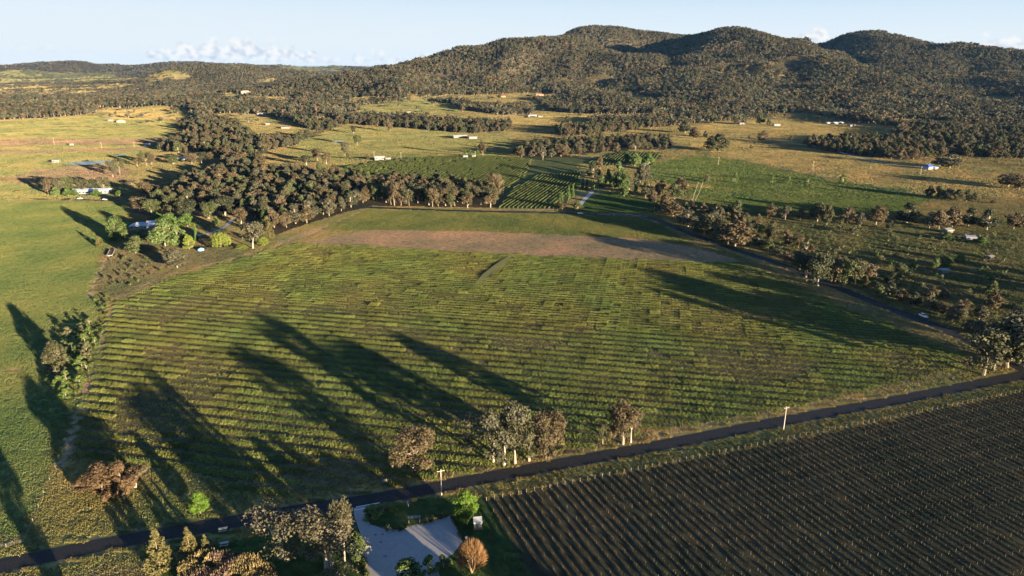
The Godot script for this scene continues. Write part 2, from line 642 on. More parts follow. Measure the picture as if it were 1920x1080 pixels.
func ribbon(line: PackedVector2Array, width: float, lift: float, step := 8.0) -> ArrayMesh:
	# a smooth strip over the ground through the given points
	var curve := Curve2D.new()
	for i in line.size():
		var before := line[maxi(i - 1, 0)]
		var after := line[mini(i + 1, line.size() - 1)]
		var d := (after - before).normalized()
		curve.add_point(line[i], -d * line[i].distance_to(before) * 0.33, d * line[i].distance_to(after) * 0.33)
	var s := Shape.new()
	var total := curve.get_baked_length()
	var steps := int(total / step) + 1
	var last := []
	for k in steps + 1:
		var o := total * k / steps
		var p := curve.sample_baked(o)
		var d := (curve.sample_baked(minf(o + 0.5, total)) - curve.sample_baked(maxf(o - 0.5, 0.0))).normalized()
		var side := Vector2(-d.y, d.x) * width * 0.5
		var a := p - side
		var b := p + side
		var now := [Vector3(a.x, height(a.x, a.y) + lift, a.y), Vector3(b.x, height(b.x, b.y) + lift, b.y)]
		if last:
			s.tri(last[0], now[0], now[1], Vector3.UP)
			s.tri(last[0], now[1], last[1], Vector3.UP)
		last = now
	return s.mesh()

func plate(poly: PackedVector2Array, lift: float) -> ArrayMesh:
	var s := Shape.new()
	var t := Geometry2D.triangulate_polygon(poly)
	for i in range(0, t.size(), 3):
		var p := []
		for k in 3:
			var q := poly[t[i + k]]
			p.append(Vector3(q.x, height(q.x, q.y) + lift, q.y))
		s.tri(p[0], p[1], p[2], Vector3.UP)
	return s.mesh()

# ---------------------------------------------------------------- grass

func tuft_patch(sd: int, side: float, count: int, tall_: float, wide: float, leaf := false) -> ArrayMesh:
	rng.seed = sd
	var s := leafy()
	for i in count:
		var at := Vector3(rng.randf_range(-0.5, 0.5) * side, 0, rng.randf_range(-0.5, 0.5) * side)
		var h := tall_ * rng.randf_range(0.5, 1.3)
		var q := rng.randf_range(0.75, 1.25)
		s.tint = Color(q * rng.randf_range(0.9, 1.12), q, q * rng.randf_range(0.8, 1.2))
		for k in 2:
			var a := rng.randf() * TAU
			var d := Vector3(cos(a), 0, sin(a)) * wide * rng.randf_range(0.6, 1.2)
			var lean := Vector3(rng.randf_range(-0.4, 0.4), 0, rng.randf_range(-0.4, 0.4)) * tall_
			s.tri(at - d * 0.5, at + d * 0.5, at + lean + Vector3(0, h, 0))
	return s.mesh()

# broad-leaved weeds along one bed, 5 m long
func weed_bed(sd: int, count: int, across: float, tall_: float) -> ArrayMesh:
	rng.seed = sd
	var s := leafy()
	for i in count:
		var at := Vector3(rng.randf_range(-2.6, 2.6), 0, clampf(rng.randfn(0, 0.5), -1.0, 1.0) * across)
		var r := rng.randf_range(0.16, 0.42)
		var h := tall_ * rng.randf_range(0.45, 1.25)
		var q := rng.randf_range(0.7, 1.3)
		var dry := 1.0 if rng.randf() > 0.14 else 1.7
		for k in 5:
			s.tint = Color(q * dry * rng.randf_range(0.85, 1.1), q * rng.randf_range(0.92, 1.05), q * rng.randf_range(0.7, 1.2) * dry)
			var a := rng.randf() * TAU
			var d := Vector3(cos(a), 0, sin(a))
			var w := Vector3(-d.z, 0, d.x)
			var b := at + d * r * 0.25 + Vector3(0, h * 0.15, 0)
			var tip := at + d * r + Vector3(0, h * rng.randf_range(0.6, 1.0), 0)
			s.tri(b - w * r * 0.55, b + w * r * 0.55, tip)
	return s.mesh()

func blade_height(c: int) -> float:
	match c:
		DRY, GOLDEN: return 0.9
		PASTURE, MEADOW: return 0.8
		WEEDS: return 0.5
		TRACK: return 0.3
		GREEN, VERGE, CROP: return 1.0
		SCRUB: return 1.25
		STUBBLE: return 0.6
		LAWN: return 0.35
		REEDS: return 1.2
		PLOUGHED: return 0.3
	return 0.0

func grow_grass() -> void:
	var grassm := mat("grass", Color.WHITE, 0.9, true)
	var near := []
	for i in 4: near.append([tuft_patch(200 + i, 4.0, 150, 0.36, 0.22), [], PackedColorArray()])
	var far := []
	for i in 4: far.append([tuft_patch(220 + i, 26.0, 620, 0.55, 1.1), [], PackedColorArray()])
	rng.seed = 555
	var z := -112.0
	while z > -650.0:
		var half := -z * 0.85 + 25.0
		var x := -half
		while x < half:
			var c := class_at(x, z)
			var b := blade_height(c)
			if b > 0.0:
				var edge := false
				for q in [[-1.7, -1.7], [1.7, -1.7], [-1.7, 1.7], [1.7, 1.7]]:
					if blade_height(class_at(x + q[0], z + q[1])) == 0.0: edge = true
				if edge:
					put_patch(near, c, x, z, b, 0.42)
					x += 1.5
					continue
				put_patch(near, c, x + rng.randf_range(-0.8, 0.8), z + rng.randf_range(-0.8, 0.8), b)
			x += 3.6
		z -= 3.6
	while z > -6500.0:
		var gap := 22.0 if z > -2700.0 else 27.0
		var half := -z * 0.8
		var x := -half
		while x < half:
			var c := class_at(x, z)
			var b := blade_height(c)
			if b > 0.0: put_patch(far, c, x + rng.randf_range(-3, 3), z + rng.randf_range(-3, 3), b)
			x += gap
		z -= gap
	var o := thing("grass", Vector3.ZERO)
	tag(o, "short pasture grass over the paddocks and road verges", "grass", "", "stuff")
	for p in near: scatter("tufts", p[0], grassm, p[1], o, p[2])
	var o2 := thing("meadow", Vector3.ZERO)
	tag(o2, "pale evening grass over the distant paddocks of the valley", "grass", "", "stuff")
	for p in far: scatter("tufts", p[0], grassm, p[1], o2, p[2])

func put_patch(sets: Array, c: int, x: float, z: float, b: float, wide := 1.0) -> void:
	var set_: Array = sets[rng.randi() % sets.size()]
	var n := noise_a.get_noise_2d(x * 3.0, z * 3.0)
	var n2 := noise_c.get_noise_2d(x * 0.6 + 50.0, z * 0.6)
	var hgt := b * (1.0 + 0.3 * n2)
	var y := height(x, z)
	var up := Vector3.UP
	if z < -720.0:
		up = Vector3(y - height(x + 8.0, z), 8.0, y - height(x, z + 8.0)).normalized()
	var bs := Basis(Vector3.UP, rng.randf() * TAU)
	if up.y < 0.9999: bs = Basis(Quaternion(Vector3.UP, up)) * bs
	set_[1].append(Transform3D(bs.scaled_local(Vector3(wide, maxf(hgt, 0.1), wide)), Vector3(x, y, z)))
	var t: Color = tone[c]
	var q := 1.0 + n * 0.3 + n2 * 0.22
	set_[2].append(Color(t.r * q * (1.0 + n * 0.3), t.g * q, t.b * q))

# ---------------------------------------------------------------- the weedy field in beds

const ROW := Vector2(0.977, 0.213)

func grow_weeds(poly: PackedVector2Array) -> void:
	var m := mat("grass", Color.WHITE, 0.9, true)
	var sets := []
	for i in 4: sets.append([weed_bed(300 + i, 150, 1.7, 0.6), [], PackedColorArray()])
	for i in 3: sets.append([weed_bed(310 + i, 48, 1.5, 0.4), [], PackedColorArray()])
	for i in 2: sets.append([weed_bed(320 + i, 80, 1.05, 0.55), [], PackedColorArray()])
	rng.seed = 900
	var side := Vector2(-ROW.y, ROW.x)
	var swale := strip_poly([957, 481, 928, 502, 884, 538], 3.0)
	var bare := []
	for a in [[215, 545, 420, 530, 760, 520, 900, 560, 780, 590, 500, 590, 230, 600], [220, 565, 480, 610, 760, 615, 1100, 640, 1000, 660, 560, 615, 240, 590], [1180, 660, 1420, 650, 1560, 690, 1400, 720]]:
		bare.append(ground_poly(a))
	# wide beds with an open furrow between them in the near half, narrower ones beyond
	var off := 140.0
	while off > -260.0:
		var wide_bed := off > -8.0 + 12.0 * sin(off)
		off -= 5.7 if wide_bed else 3.7
		for k in range(-80, 80):
			var q := Vector2(-20, -300) + side * (off + 0.5 * noise_a.get_noise_2d(k * 9.0, off * 4.0)) + ROW * (k * 5.0)
			if not Geometry2D.is_point_in_polygon(q, poly) or Geometry2D.is_point_in_polygon(q, swale): continue
			var n := noise_a.get_noise_2d(q.x * 2.2, q.y * 2.2)
			var thin := n < -0.36
			for b in bare:
				if Geometry2D.is_point_in_polygon(q, b) and noise_a.get_noise_2d(q.x * 5.0, q.y * 5.0) < 0.2: thin = true
			if not wide_bed and rng.randf() < 0.16: place_bed(sets[rng.randi() % 4], q + side * rng.randf_range(-2, 2), n)
			if thin: place_bed(sets[4 + rng.randi() % 3], q, n)
			elif wide_bed: place_bed(sets[rng.randi() % 4], q, n)
			else: place_bed(sets[7 + rng.randi() % 2], q, n)
	var o := thing("field_weeds", Vector3.ZERO)
	tag(o, "green and yellow weeds growing in long beds over the big field", "weeds", "", "stuff")
	for s in sets: scatter("weeds", s[0], m, s[1], o, s[2])

func place_bed(s: Array, q: Vector2, n: float) -> void:
	var bs := Basis(Vector3.UP, -ROW.angle() + (PI if rng.randf() < 0.5 else 0.0))
	s[1].append(Transform3D(bs.scaled_local(Vector3(1, rng.randf_range(0.8, 1.25) * (1.0 + 0.5 * noise_a.get_noise_2d(q.x * 9.0, q.y * 9.0)), rng.randf_range(0.9, 1.15))), Vector3(q.x, 0, q.y)))
	var f := noise_c.get_noise_2d(q.x * 0.5, q.y * 0.5)
	var k := (1.0 + 0.35 * f) * rng.randf_range(0.93, 1.07) * (1.0 + 0.45 * noise_a.get_noise_2d(q.x * 6.0 + 300.0, q.y * 6.0))
	s[2].append(Color(0.178 * k * (1.0 - n * 0.35), 0.2 * k, 0.052 * k))

# ---------------------------------------------------------------- vineyards

func vine_segment(sd: int) -> ArrayMesh:
	rng.seed = sd
	var s := Shape.new()
	for k in 3:
		var x := -1.85 + k * 1.85 + rng.randf_range(-0.15, 0.15)
		s.tint = Color(0.085, 0.058, 0.04) * rng.randf_range(0.8, 1.3)
		s.tube(Vector3(x, -0.05, 0), Vector3(x + rng.randf_range(-0.1, 0.1), 0.85, rng.randf_range(-0.06, 0.06)), 0.07, 0.045, 5)
		s.tube(Vector3(x - 0.92, 0.87, 0), Vector3(x + 0.92, 0.87, 0), 0.04, 0.04, 4)
		for i in 46:
			var b := Vector3(x + rng.randf_range(-0.92, 0.92), 0.85, 0)
			var tip := b + Vector3(rng.randf_range(-0.15, 0.15), rng.randf_range(0.15, 0.42), rng.randf_range(-0.22, 0.22))
			var q := rng.randf_range(0.7, 1.3)
			s.tint = Color(0.1 * q, 0.068 * q, 0.045 * q) if i % 3 else Color(0.075 * q, 0.085 * q, 0.03 * q)
			var w := Vector3(0.05 if i % 3 else 0.12, 0.03, 0.06)
			s.tri(b - w, b + w, tip)
	return s.mesh()

func hedge_segment(sd: int, length: float, wide: float, tall_: float, count: int, col: Color, size: float, low := 0.45) -> ArrayMesh:
	rng.seed = sd
	var s := leafy()
	for i in count:
		var x := rng.randf_range(-0.5, 0.5) * length
		var p := Vector3(x, rng.randf_range(low, 1.0) * tall_, rng.randf_range(-0.5, 0.5) * wide)
		clump(s, p, Vector3(0.4, 0.3, 0.25) * size * 1.3, 5, size, col, 0.2)
	return s.mesh()

func row_of_vines(a: Vector2, b: Vector2, segs: Array, seg_len: float, post: Mesh, end_post: Mesh, gap: float, label: String, group: String, single_posts: bool) -> void:
	var d := (b - a).normalized()
	var total := a.distance_to(b)
	var turn := -d.angle()
	var o := thing("vine_row", Vector3(a.x, height(a.x, a.y), a.y), turn)
	tag(o, label, "vine row", group)
	var base := o.position.y
	var wood := mat("post_wood", Color.WHITE, 0.9, true)
	var list := []
	var tints := PackedColorArray()
	var n := int(total / seg_len)
	for i in n:
		var t := (i + 0.5) * seg_len
		var q := a + d * t
		if rng.randf() < 0.05: continue
		list.append(Transform3D(Basis(Vector3.UP, PI if rng.randf() < 0.5 else 0.0).scaled_local(Vector3(1, rng.randf_range(0.85, 1.15), 1)), Vector3(t, height(q.x, q.y) - base, 0)))
		var k := rng.randf_range(0.85, 1.15)
		tints.append(Color(k, k, k))
	if list: scatter("vines", segs[rng.randi() % segs.size()], mat("vine_leaf", Color.WHITE, 0.85, true), list, o, tints)
	part("end_post", end_post, wood, o)
	var t := gap
	while t < total:
		var q := a + d * t
		if single_posts:
			var p := part("post", post, wood, o, Vector3(t, height(q.x, q.y) - base, rng.randf_range(-0.05, 0.05)))
			p.rotation = Vector3(rng.randf_range(-0.05, 0.05), 0, rng.randf_range(-0.04, 0.04))
			p.scale.y = rng.randf_range(0.88, 1.08)
		t += gap
	var wire := Shape.new()
	wire.tint = Color(0.3, 0.3, 0.3)
	var steps := maxi(1, int(total / 20.0))
	for i in steps:
		var q0 := a + d * (total * i / steps)
		var q1 := a + d * (total * (i + 1) / steps)
		wire.tube(Vector3(total * i / steps, height(q0.x, q0.y) - base + 0.9, 0), Vector3(total * (i + 1) / steps, height(q1.x, q1.y) - base + 0.9, 0), 0.008, 0.008, 3)
	part("wire", wire.mesh(), mat("wire", Color(0.3, 0.3, 0.3), 0.5), o)

func stick(h: float, r: float, col: Color) -> ArrayMesh:
	var s := Shape.new()
	s.tint = col
	s.tube(Vector3(0, -0.2, 0), Vector3(0, h, 0), r, r * 0.92, 7, true)
	return s.mesh()

func ordinal(n: int) -> String:
	var tail := "th"
	if n % 100 < 11 or n % 100 > 13: tail = ["th", "st", "nd", "rd", "th", "th", "th", "th", "th", "th"][n % 10]
	return "%d%s" % [n, tail]

func near_vineyard() -> void:
	rng.seed = 41
	var segs := []
	for i in 4: segs.append(vine_segment(400 + i))
	rng.seed = 42
	var post := stick(1.3, 0.042, Color(0.22, 0.17, 0.12))
	var end_post := stick(1.5, 0.07, Color(0.32, 0.25, 0.18))
	var d := Vector2(0.4, 0.917).normalized()
	var along := Vector2(0.947, -0.322).normalized()
	var start := Vector2(-7.4, -169.2)
	for i in range(-2, 96):
		var a := start + along * 2.47 * i
		if i < 0: a = start + along * 2.47 * i + d * 25.5
		var t := 0.0
		while t < 170.0:
			var q := a + d * t
			var p := pixel(Vector3(q.x, 0, q.y))
			if q.y > -108.0 or p.x > 2010.0 or p.y > 1180.0: break
			t += 2.0
		if t > 4.0: row_of_vines(a, a + d * t, segs, 5.5, post, end_post, 5.5, "%s trellised row of leafless brown vines counted from the car park lawn" % ordinal(i + 3), "vine rows of the dark vineyard", true)

func far_vineyard(px: Array, d: Vector2, gap: float, label: String, group: String) -> void:
	var segs := []
	for i in 3: segs.append(hedge_segment(420 + i, 8.4, 0.55, 1.5, 90, Color(0.085, 0.105, 0.034), 0.55, 0.35))
	var post := stick(1.6, 0.09, Color(0.42, 0.34, 0.25))
	rng.seed = 43
	var poly := ground_poly(px)
	var side := Vector2(-d.y, d.x)
	var mid := Vector2.ZERO
	for q in poly: mid += q / poly.size()
	var count := 0
	for i in range(-90, 90):
		var c := mid + side * gap * i
		for cut in Geometry2D.intersect_polyline_with_polygon(PackedVector2Array([c - d * 500.0, c + d * 500.0]), poly):
			if cut.size() < 2 or cut[0].distance_to(cut[-1]) < 14.0: continue
			var near: Vector2 = cut[0] if cut[0].y > cut[-1].y else cut[-1]
			var other: Vector2 = cut[-1] if cut[0].y > cut[-1].y else cut[0]
			count += 1
			row_of_vines(near, other, segs, 8.0, post, post, 8.0, label % ordinal(count), group, false)

# ---------------------------------------------------------------- buildings, vehicles, furniture

func house(px: float, py: float, w: float, dp: float, wall_h: float, roof_h: float, turn: float, wall_c: Color, roof_c: Color, label: String, category := "house", called := "farmhouse", open_front := false) -> Node3D:
	w *= 0.8
	dp *= 0.9
	var at := ground_at(px, py)
	var o := thing(called, at, turn)
	tag(o, label, category)
	var wm := mat("wall %s" % wall_c.to_html(), wall_c, 0.85)
	var rm := mat("roof %s" % roof_c.to_html(), roof_c, 0.55)
	var trim := mat("trim", Color(0.6, 0.58, 0.54), 0.7)
	var dark := mat("window_glass", Color(0.03, 0.04, 0.05), 0.15)
	var s := Shape.new()
	if open_front:
		s.box(Vector3(0, wall_h / 2 - 0.1, -dp / 2 + 0.1), Vector3(w, wall_h + 0.2, 0.2))
		s.box(Vector3(-w / 2 + 0.1, wall_h / 2 - 0.1, 0.1), Vector3(0.2, wall_h + 0.2, dp - 0.2))
		s.box(Vector3(w / 2 - 0.1, wall_h / 2 - 0.1, 0.1), Vector3(0.2, wall_h + 0.2, dp - 0.2))
	else:
		s.box(Vector3(0, wall_h / 2 - 0.15, 0), Vector3(w, wall_h + 0.3, dp))
	part("wall", s.mesh(), wm, o)
	var r := Shape.new()
	var e := 0.5
	var hx := w / 2 + e
	var hz := dp / 2 + e
	var y0 := wall_h + 0.02
	var hip := hz if roof_h > 1.7 and not open_front else e * 0.5
	var a := Vector3(-hx, y0, -hz)
	var b := Vector3(hx, y0, -hz)
	var c := Vector3(hx, y0, hz)
	var d := Vector3(-hx, y0, hz)
	var t0 := Vector3(-hx + hip, y0 + roof_h, 0)
	var t1 := Vector3(hx - hip, y0 + roof_h, 0)
	r.quad(d, t0, t1, c); r.quad(b, t1, t0, a); r.tri(a, t0, d); r.tri(c, t1, b); r.quad(a, d, c, b)
	var roof := part("roof", r.mesh(), rm, o)
	if hip > 1.0:
		var ch := Shape.new()
		ch.box(Vector3(w * 0.2, y0 + roof_h * 0.9, -dp * 0.12), Vector3(0.7, 1.6, 0.7))
		part("chimney", ch.mesh(), mat("brick_red", Color(0.3, 0.14, 0.09), 0.9), roof)
	if not open_front and w > 5.0:
		var n := int(w / 3.2)
		for i in n:
			var x := -w / 2 + (i + 0.5) * w / n
			var q := Shape.new()
			if i == n / 2:
				q.box(Vector3(x, 1.05, dp / 2 + 0.03), Vector3(1.0, 2.1, 0.08))
				part("door", q.mesh(), mat("door", Color(0.2, 0.13, 0.08), 0.6), o)
			else:
				q.box(Vector3(x, wall_h * 0.55, dp / 2 + 0.02), Vector3(1.5, 1.2, 0.06))
				var fr := Shape.new()
				fr.box(Vector3(x, wall_h * 0.55 - 0.68, dp / 2 + 0.07), Vector3(1.7, 0.1, 0.16))
				var win := part("window", q.mesh(), dark, o)
				part("sill", fr.mesh(), trim, win)
		var g := Shape.new()
		g.box(Vector3(0, wall_h - 0.08, dp / 2 + e + 0.08), Vector3(w + 2 * e, 0.14, 0.12))
		part("gutter", g.mesh(), trim, o)
	return o

func tank(px: float, py: float, r: float, h: float, col: Color, label: String) -> void:
	var o := thing("water_tank", ground_at(px, py))
	tag(o, label, "water tank")
	var s := Shape.new()
	s.tube(Vector3(0, -0.1, 0), Vector3(0, h, 0), r, r, 20)
	part("shell", s.mesh(), mat("tank %s" % col.to_html(), col, 0.5), o)
	var l := Shape.new()
	l.tube(Vector3(0, h, 0), Vector3(0, h + r * 0.25, 0), r * 1.03, r * 0.15, 20, true)
	part("lid", l.mesh(), mat("tank %s" % col.to_html(), col, 0.5), o)

func car(px: float, py: float, toward: Vector2, col: Color, label: String) -> void:
	var at := ground_at(px, py)
	var to := ground_at(toward.x, toward.y)
	var o := thing("car", at + Vector3(0, 0.06, 0), -Vector2(to.x - at.x, to.z - at.z).angle())
	tag(o, label, "car", "")
	var paint := mat("car %s" % col.to_html(), col, 0.25)
	paint.clearcoat_enabled = true
	var s := Shape.new()
	var side := [Vector2(-2.25, 0.35), Vector2(-2.3, 0.8), Vector2(-1.9, 0.98), Vector2(0.9, 1.0), Vector2(2.1, 0.82), Vector2(2.28, 0.6), Vector2(2.2, 0.32)]
	extrude(s, side, 0.88, 0.84)
	part("body", s.mesh(), paint, o)
	var cab := Shape.new()
	extrude(cab, [Vector2(-1.9, 0.96), Vector2(-1.45, 1.46), Vector2(0.1, 1.5), Vector2(0.95, 0.97)], 0.78, 0.62)
	part("cabin_glass", cab.mesh(), mat("window_glass", Color(0.03, 0.04, 0.05), 0.15), o)
	var top := Shape.new()
	extrude(top, [Vector2(-1.5, 1.44), Vector2(-1.42, 1.53), Vector2(0.12, 1.56), Vector2(0.24, 1.46)], 0.66, 0.62)
	part("roof", top.mesh(), paint, o)
	for k in 4:
		var w := Shape.new()
		var z := 0.74 if k & 1 else -0.74
		var x := 1.42 if k & 2 else -1.4
		w.tube(Vector3(x, 0.33, z - 0.12), Vector3(x, 0.33, z + 0.12), 0.33, 0.33, 14, true)
		w.tube(Vector3(x, 0.33, z + 0.12), Vector3(x, 0.33, z - 0.12), 0.33, 0.33, 14, true)
		var wheel := part("wheel", w.mesh(), mat("tyre", Color(0.02, 0.02, 0.02), 0.9), o)
		var hub := Shape.new()
		var zz := signf(z)
		hub.tube(Vector3(x, 0.33, z + zz * 0.1), Vector3(x, 0.33, z + zz * 0.135), 0.19, 0.17, 10, true)
		part("rim", hub.mesh(), mat("rim", Color(0.4, 0.4, 0.42), 0.35), wheel)
	for k in [-0.6, 0.6]:
		var h := Shape.new()
		h.box(Vector3(2.2, 0.68, k), Vector3(0.14, 0.16, 0.36))
		part("headlight", h.mesh(), mat("lens", Color(0.7, 0.7, 0.72), 0.15), o)
		var t := Shape.new()
		t.box(Vector3(-2.27, 0.74, k), Vector3(0.08, 0.16, 0.34))
		part("tail_light", t.mesh(), mat("tail", Color(0.35, 0.02, 0.02), 0.25), o)

func extrude(s: Shape, outline: Array, half: float, half_top: float) -> void:
	var lo := 1e9
	var hi := -1e9
	for p in outline:
		lo = minf(lo, p.y); hi = maxf(hi, p.y)
	var left := []
	var right := []
	for p in outline:
		var h := lerpf(half, half_top, (p.y - lo) / (hi - lo))
		left.append(Vector3(p.x, p.y, -h)); right.append(Vector3(p.x, p.y, h))
	for i in outline.size():
		var j := (i + 1) % outline.size()
		s.quad(left[i], left[j], right[j], right[i])
	for i in range(1, outline.size() - 1):
		s.tri(left[0], left[i + 1], left[i], Vector3(0, 0, -1)); s.tri(right[0], right[i], right[i + 1], Vector3(0, 0, 1))

func power_pole(px: float, py: float, h: float, turn: float, label: String) -> void:
	var o := thing("power_pole", ground_at(px, py), turn)
	tag(o, label, "power pole", "power poles of the valley")
	var wood := mat("pole_wood", Color(0.5, 0.44, 0.36), 0.85)
	var s := Shape.new()
	s.tube(Vector3(0, -0.3, 0), Vector3(0, h, 0), 0.17, 0.11, 8, true)
	part("pole", s.mesh(), wood, o)
	var a := Shape.new()
	a.box(Vector3(0, h - 0.5, 0.14), Vector3(2.2, 0.14, 0.12))
	part("crossarm", a.mesh(), wood, o)
	for x in [-0.95, 0.0, 0.95]:
		var i := Shape.new()
		i.tube(Vector3(x, h - 0.43, 0.14), Vector3(x, h - 0.2, 0.14), 0.06, 0.05, 6, true)
		part("insulator", i.mesh(), mat("porcelain", Color(0.5, 0.45, 0.4), 0.3), o)

func sign_board(px: float, py: float, w: float, h: float, lift: float, col: Color, turn: float, label: String, called := "road_sign", category := "sign") -> void:
	var o := thing(called, ground_at(px, py), turn)
	tag(o, label, category)
	var steel := mat("sign_post", Color(0.4, 0.4, 0.4), 0.5)
	for x in ([-w * 0.35, w * 0.35] if w > 1.0 else [0.0]):
		var s := Shape.new()
		s.tube(Vector3(x, -0.2, 0), Vector3(x, lift + h, 0), 0.05, 0.05, 6, true)
		part("post", s.mesh(), steel, o)
	var b := Shape.new()
	b.box(Vector3(0, lift + h / 2, 0.08), Vector3(w, h, 0.05))
	part("board", b.mesh(), mat("board %s" % col.to_html(), col, 0.5), o)

func fence(px: Array, gap: float, h: float, label: String, col := Color(0.3, 0.25, 0.18), wires := 4, wire_r := 0.012) -> void:
	var line := ground_poly(px)
	var o := thing("fence", Vector3(line[0].x, height(line[0].x, line[0].y), line[0].y))
	tag(o, label, "fence")
	var post := stick(h, 0.08, col)
	var w := Shape.new()
	w.tint = Color(0.3, 0.3, 0.3)
	var many := 0
	for i in line.size() - 1:
		var total := line[i].distance_to(line[i + 1])
		var n := maxi(1, int(total / gap))
		for k in n + (1 if i == line.size() - 2 else 0):
			var q := line[i].lerp(line[i + 1], float(k) / n)
			var p := Vector3(q.x, height(q.x, q.y), q.y) - o.position
			if many < 300: part("post", post, mat("post_wood", Color.WHITE, 0.9, true), o, p)
			many += 1
			if k < n:
				var q2 := line[i].lerp(line[i + 1], float(k + 1) / n)
				var p2 := Vector3(q2.x, height(q2.x, q2.y), q2.y) - o.position
				for y in wires:
					var up := Vector3(0, h * (0.25 + 0.72 * y / maxf(wires - 1, 1)), 0)
					w.tube(p + up, p2 + up, wire_r, wire_r, 3)
	part("wire", w.mesh(), mat("fence_wire %s" % wire_r, Color(0.25, 0.23, 0.2), 0.6), o)

func hedge(px: Array, wide: float, tall_: float, col: Color, label: String, called := "hedge") -> void:
	var line := ground_poly(px)
	var o := thing(called, Vector3(line[0].x, height(line[0].x, line[0].y), line[0].y))
	tag(o, label, "hedge")
	var s := leafy()
	var core := Shape.new()
	core.tint = Color(0.12, 0.09, 0.06)
	rng.seed = label.hash()
	for i in line.size() - 1:
		var total := line[i].distance_to(line[i + 1])
		var n := maxi(1, int(total / 0.5))
		for k in n:
			var q := line[i].lerp(line[i + 1], (k + rng.randf()) / n)
			var g := Vector3(q.x, height(q.x, q.y), q.y) - o.position
			if k % 3 == 0: core.tube(g - Vector3(0, 0.1, 0), g + Vector3(0, tall_ * 0.7, 0), 0.05, 0.02, 4)
			for m in 3:
				clump(s, g + Vector3(rng.randf_range(-0.4, 0.4) * wide, tall_ * rng.randf_range(0.2, 0.85), rng.randf_range(-0.4, 0.4) * wide), Vector3(0.42, 0.32, 0.42) * minf(wide, 1.6), 22, 0.28, col, 0.2)
	part("stems", core.mesh(), mat("bark", Color.WHITE, 0.9, true), o)
	part("foliage", s.mesh(), mat("foliage", Color.WHITE, 0.75, true), o)

# ---------------------------------------------------------------- the scene

func _ready() -> void:
	# camera, sky, sun, exposure
	var cam := Camera3D.new()
	cam.name = "camera"
	cam.fov = rad_to_deg(2.0 * atan(540.0 / FOCAL))
	cam.near = 0.5
	cam.far = 40000.0
	cam.position = EYE
	cam.rotation_degrees = Vector3(PITCH, 0, 0)
	add_child(cam)
	cam.current = true
	eye_basis = cam.basis
	var env := Environment.new()
	env.background_mode = Environment.BG_SKY
	env.sky = Sky.new()
	env.sky.sky_material = evening_sky()
	env.tonemap_mode = Environment.TONE_MAPPER_LINEAR
	env.tonemap_exposure = EXPOSURE
	env.fog_enabled = true
	env.fog_density = 0.00001
	env.fog_light_color = Color(0.5, 0.74, 1.0)
	env.sdfgi_enabled = true
	env.ssao_enabled = true
	env.ssil_enabled = true
	var we := WorldEnvironment.new()
	we.name = "environment"
	we.environment = env
	add_child(we)
	var sun := DirectionalLight3D.new()
	sun.name = "sun"
	sun.light_energy = 1.5
	sun.light_color = Color(1.0, 0.905, 0.755)
	sun.light_angular_distance = 0.6
	sun.shadow_enabled = true
	add_child(sun)
	sun.look_at_from_position(Vector3(0.69, tan(deg_to_rad(6.1)), 0.725) * 100.0, Vector3.ZERO)

	for i in 4096: encode.append(int(pow(i / 4095.0, 1.0 / 2.2) * 255.0 + 0.5))
	noise_a.seed = 3; noise_a.frequency = 0.006; noise_a.fractal_octaves = 4
	noise_b.seed = 9; noise_b.frequency = 0.003; noise_b.fractal_octaves = 4
	noise_c.seed = 17; noise_c.frequency = 0.25; noise_c.fractal_octaves = 3

	# hills
	ridge(560, [[600, 172, 2500], [700, 138, 2800], [760, 121, 3000], [830, 111, 3100], [885, 102, 3200], [925, 85, 3250], [985, 71, 3300], [1040, 69, 3350], [1090, 85, 3350], [1180, 100, 3200]])
	ridge(520, [[1060, 66, 4000], [1110, 50, 4150], [1150, 49, 4200], [1200, 55, 4250], [1260, 63, 4300], [1320, 66, 4400], [1420, 72, 4700]])
	ridge(430, [[1290, 70, 3700], [1340, 63, 3600], [1380, 60, 3500], [1420, 68, 3350], [1460, 80, 3200], [1500, 93, 3100], [1560, 118, 2950], [1620, 145, 2800]])
	ridge(430, [[1380, 60, 3500], [1340, 110, 3000], [1330, 150, 2600]])
	ridge(460, [[1470, 92, 4700], [1520, 86, 4500], [1560, 79, 4400], [1600, 69, 4300], [1625, 66, 4250], [1665, 73, 4150], [1720, 79, 4050], [1780, 84, 3950], [1850, 95, 3900], [1920, 98, 3900], [2100, 102, 4000]])
	ridge(420, [[1625, 66, 4250], [1665, 100, 3700], [1730, 135, 3250], [1790, 165, 2900]])
	ridge(420, [[1850, 95, 3900], [1900, 130, 3400], [1990, 160, 2900]])
	ridge(650, [[-150, 124, 8500], [0, 121, 8500], [60, 117, 8500], [130, 114, 8500], [180, 119, 8500], [230, 124, 8500], [300, 122, 8000], [360, 118, 7500], [430, 122, 7500], [520, 125, 8000], [640, 126, 9000]])
	ridge(420, [[310, 140, 4700], [355, 125, 4600], [400, 119, 4500], [450, 122, 4500], [520, 130, 4600], [580, 140, 4800]])

	print("setting"); build_setting()
	print("vineyards"); near_vineyard(); mid_vineyards()
	print("trees"); make_tree_kinds(); plant_near(); plant_mid(); plant_forest(); build_trees()
	print("objects"); build_objects()
	print("grass"); grow_grass()
	print("done")

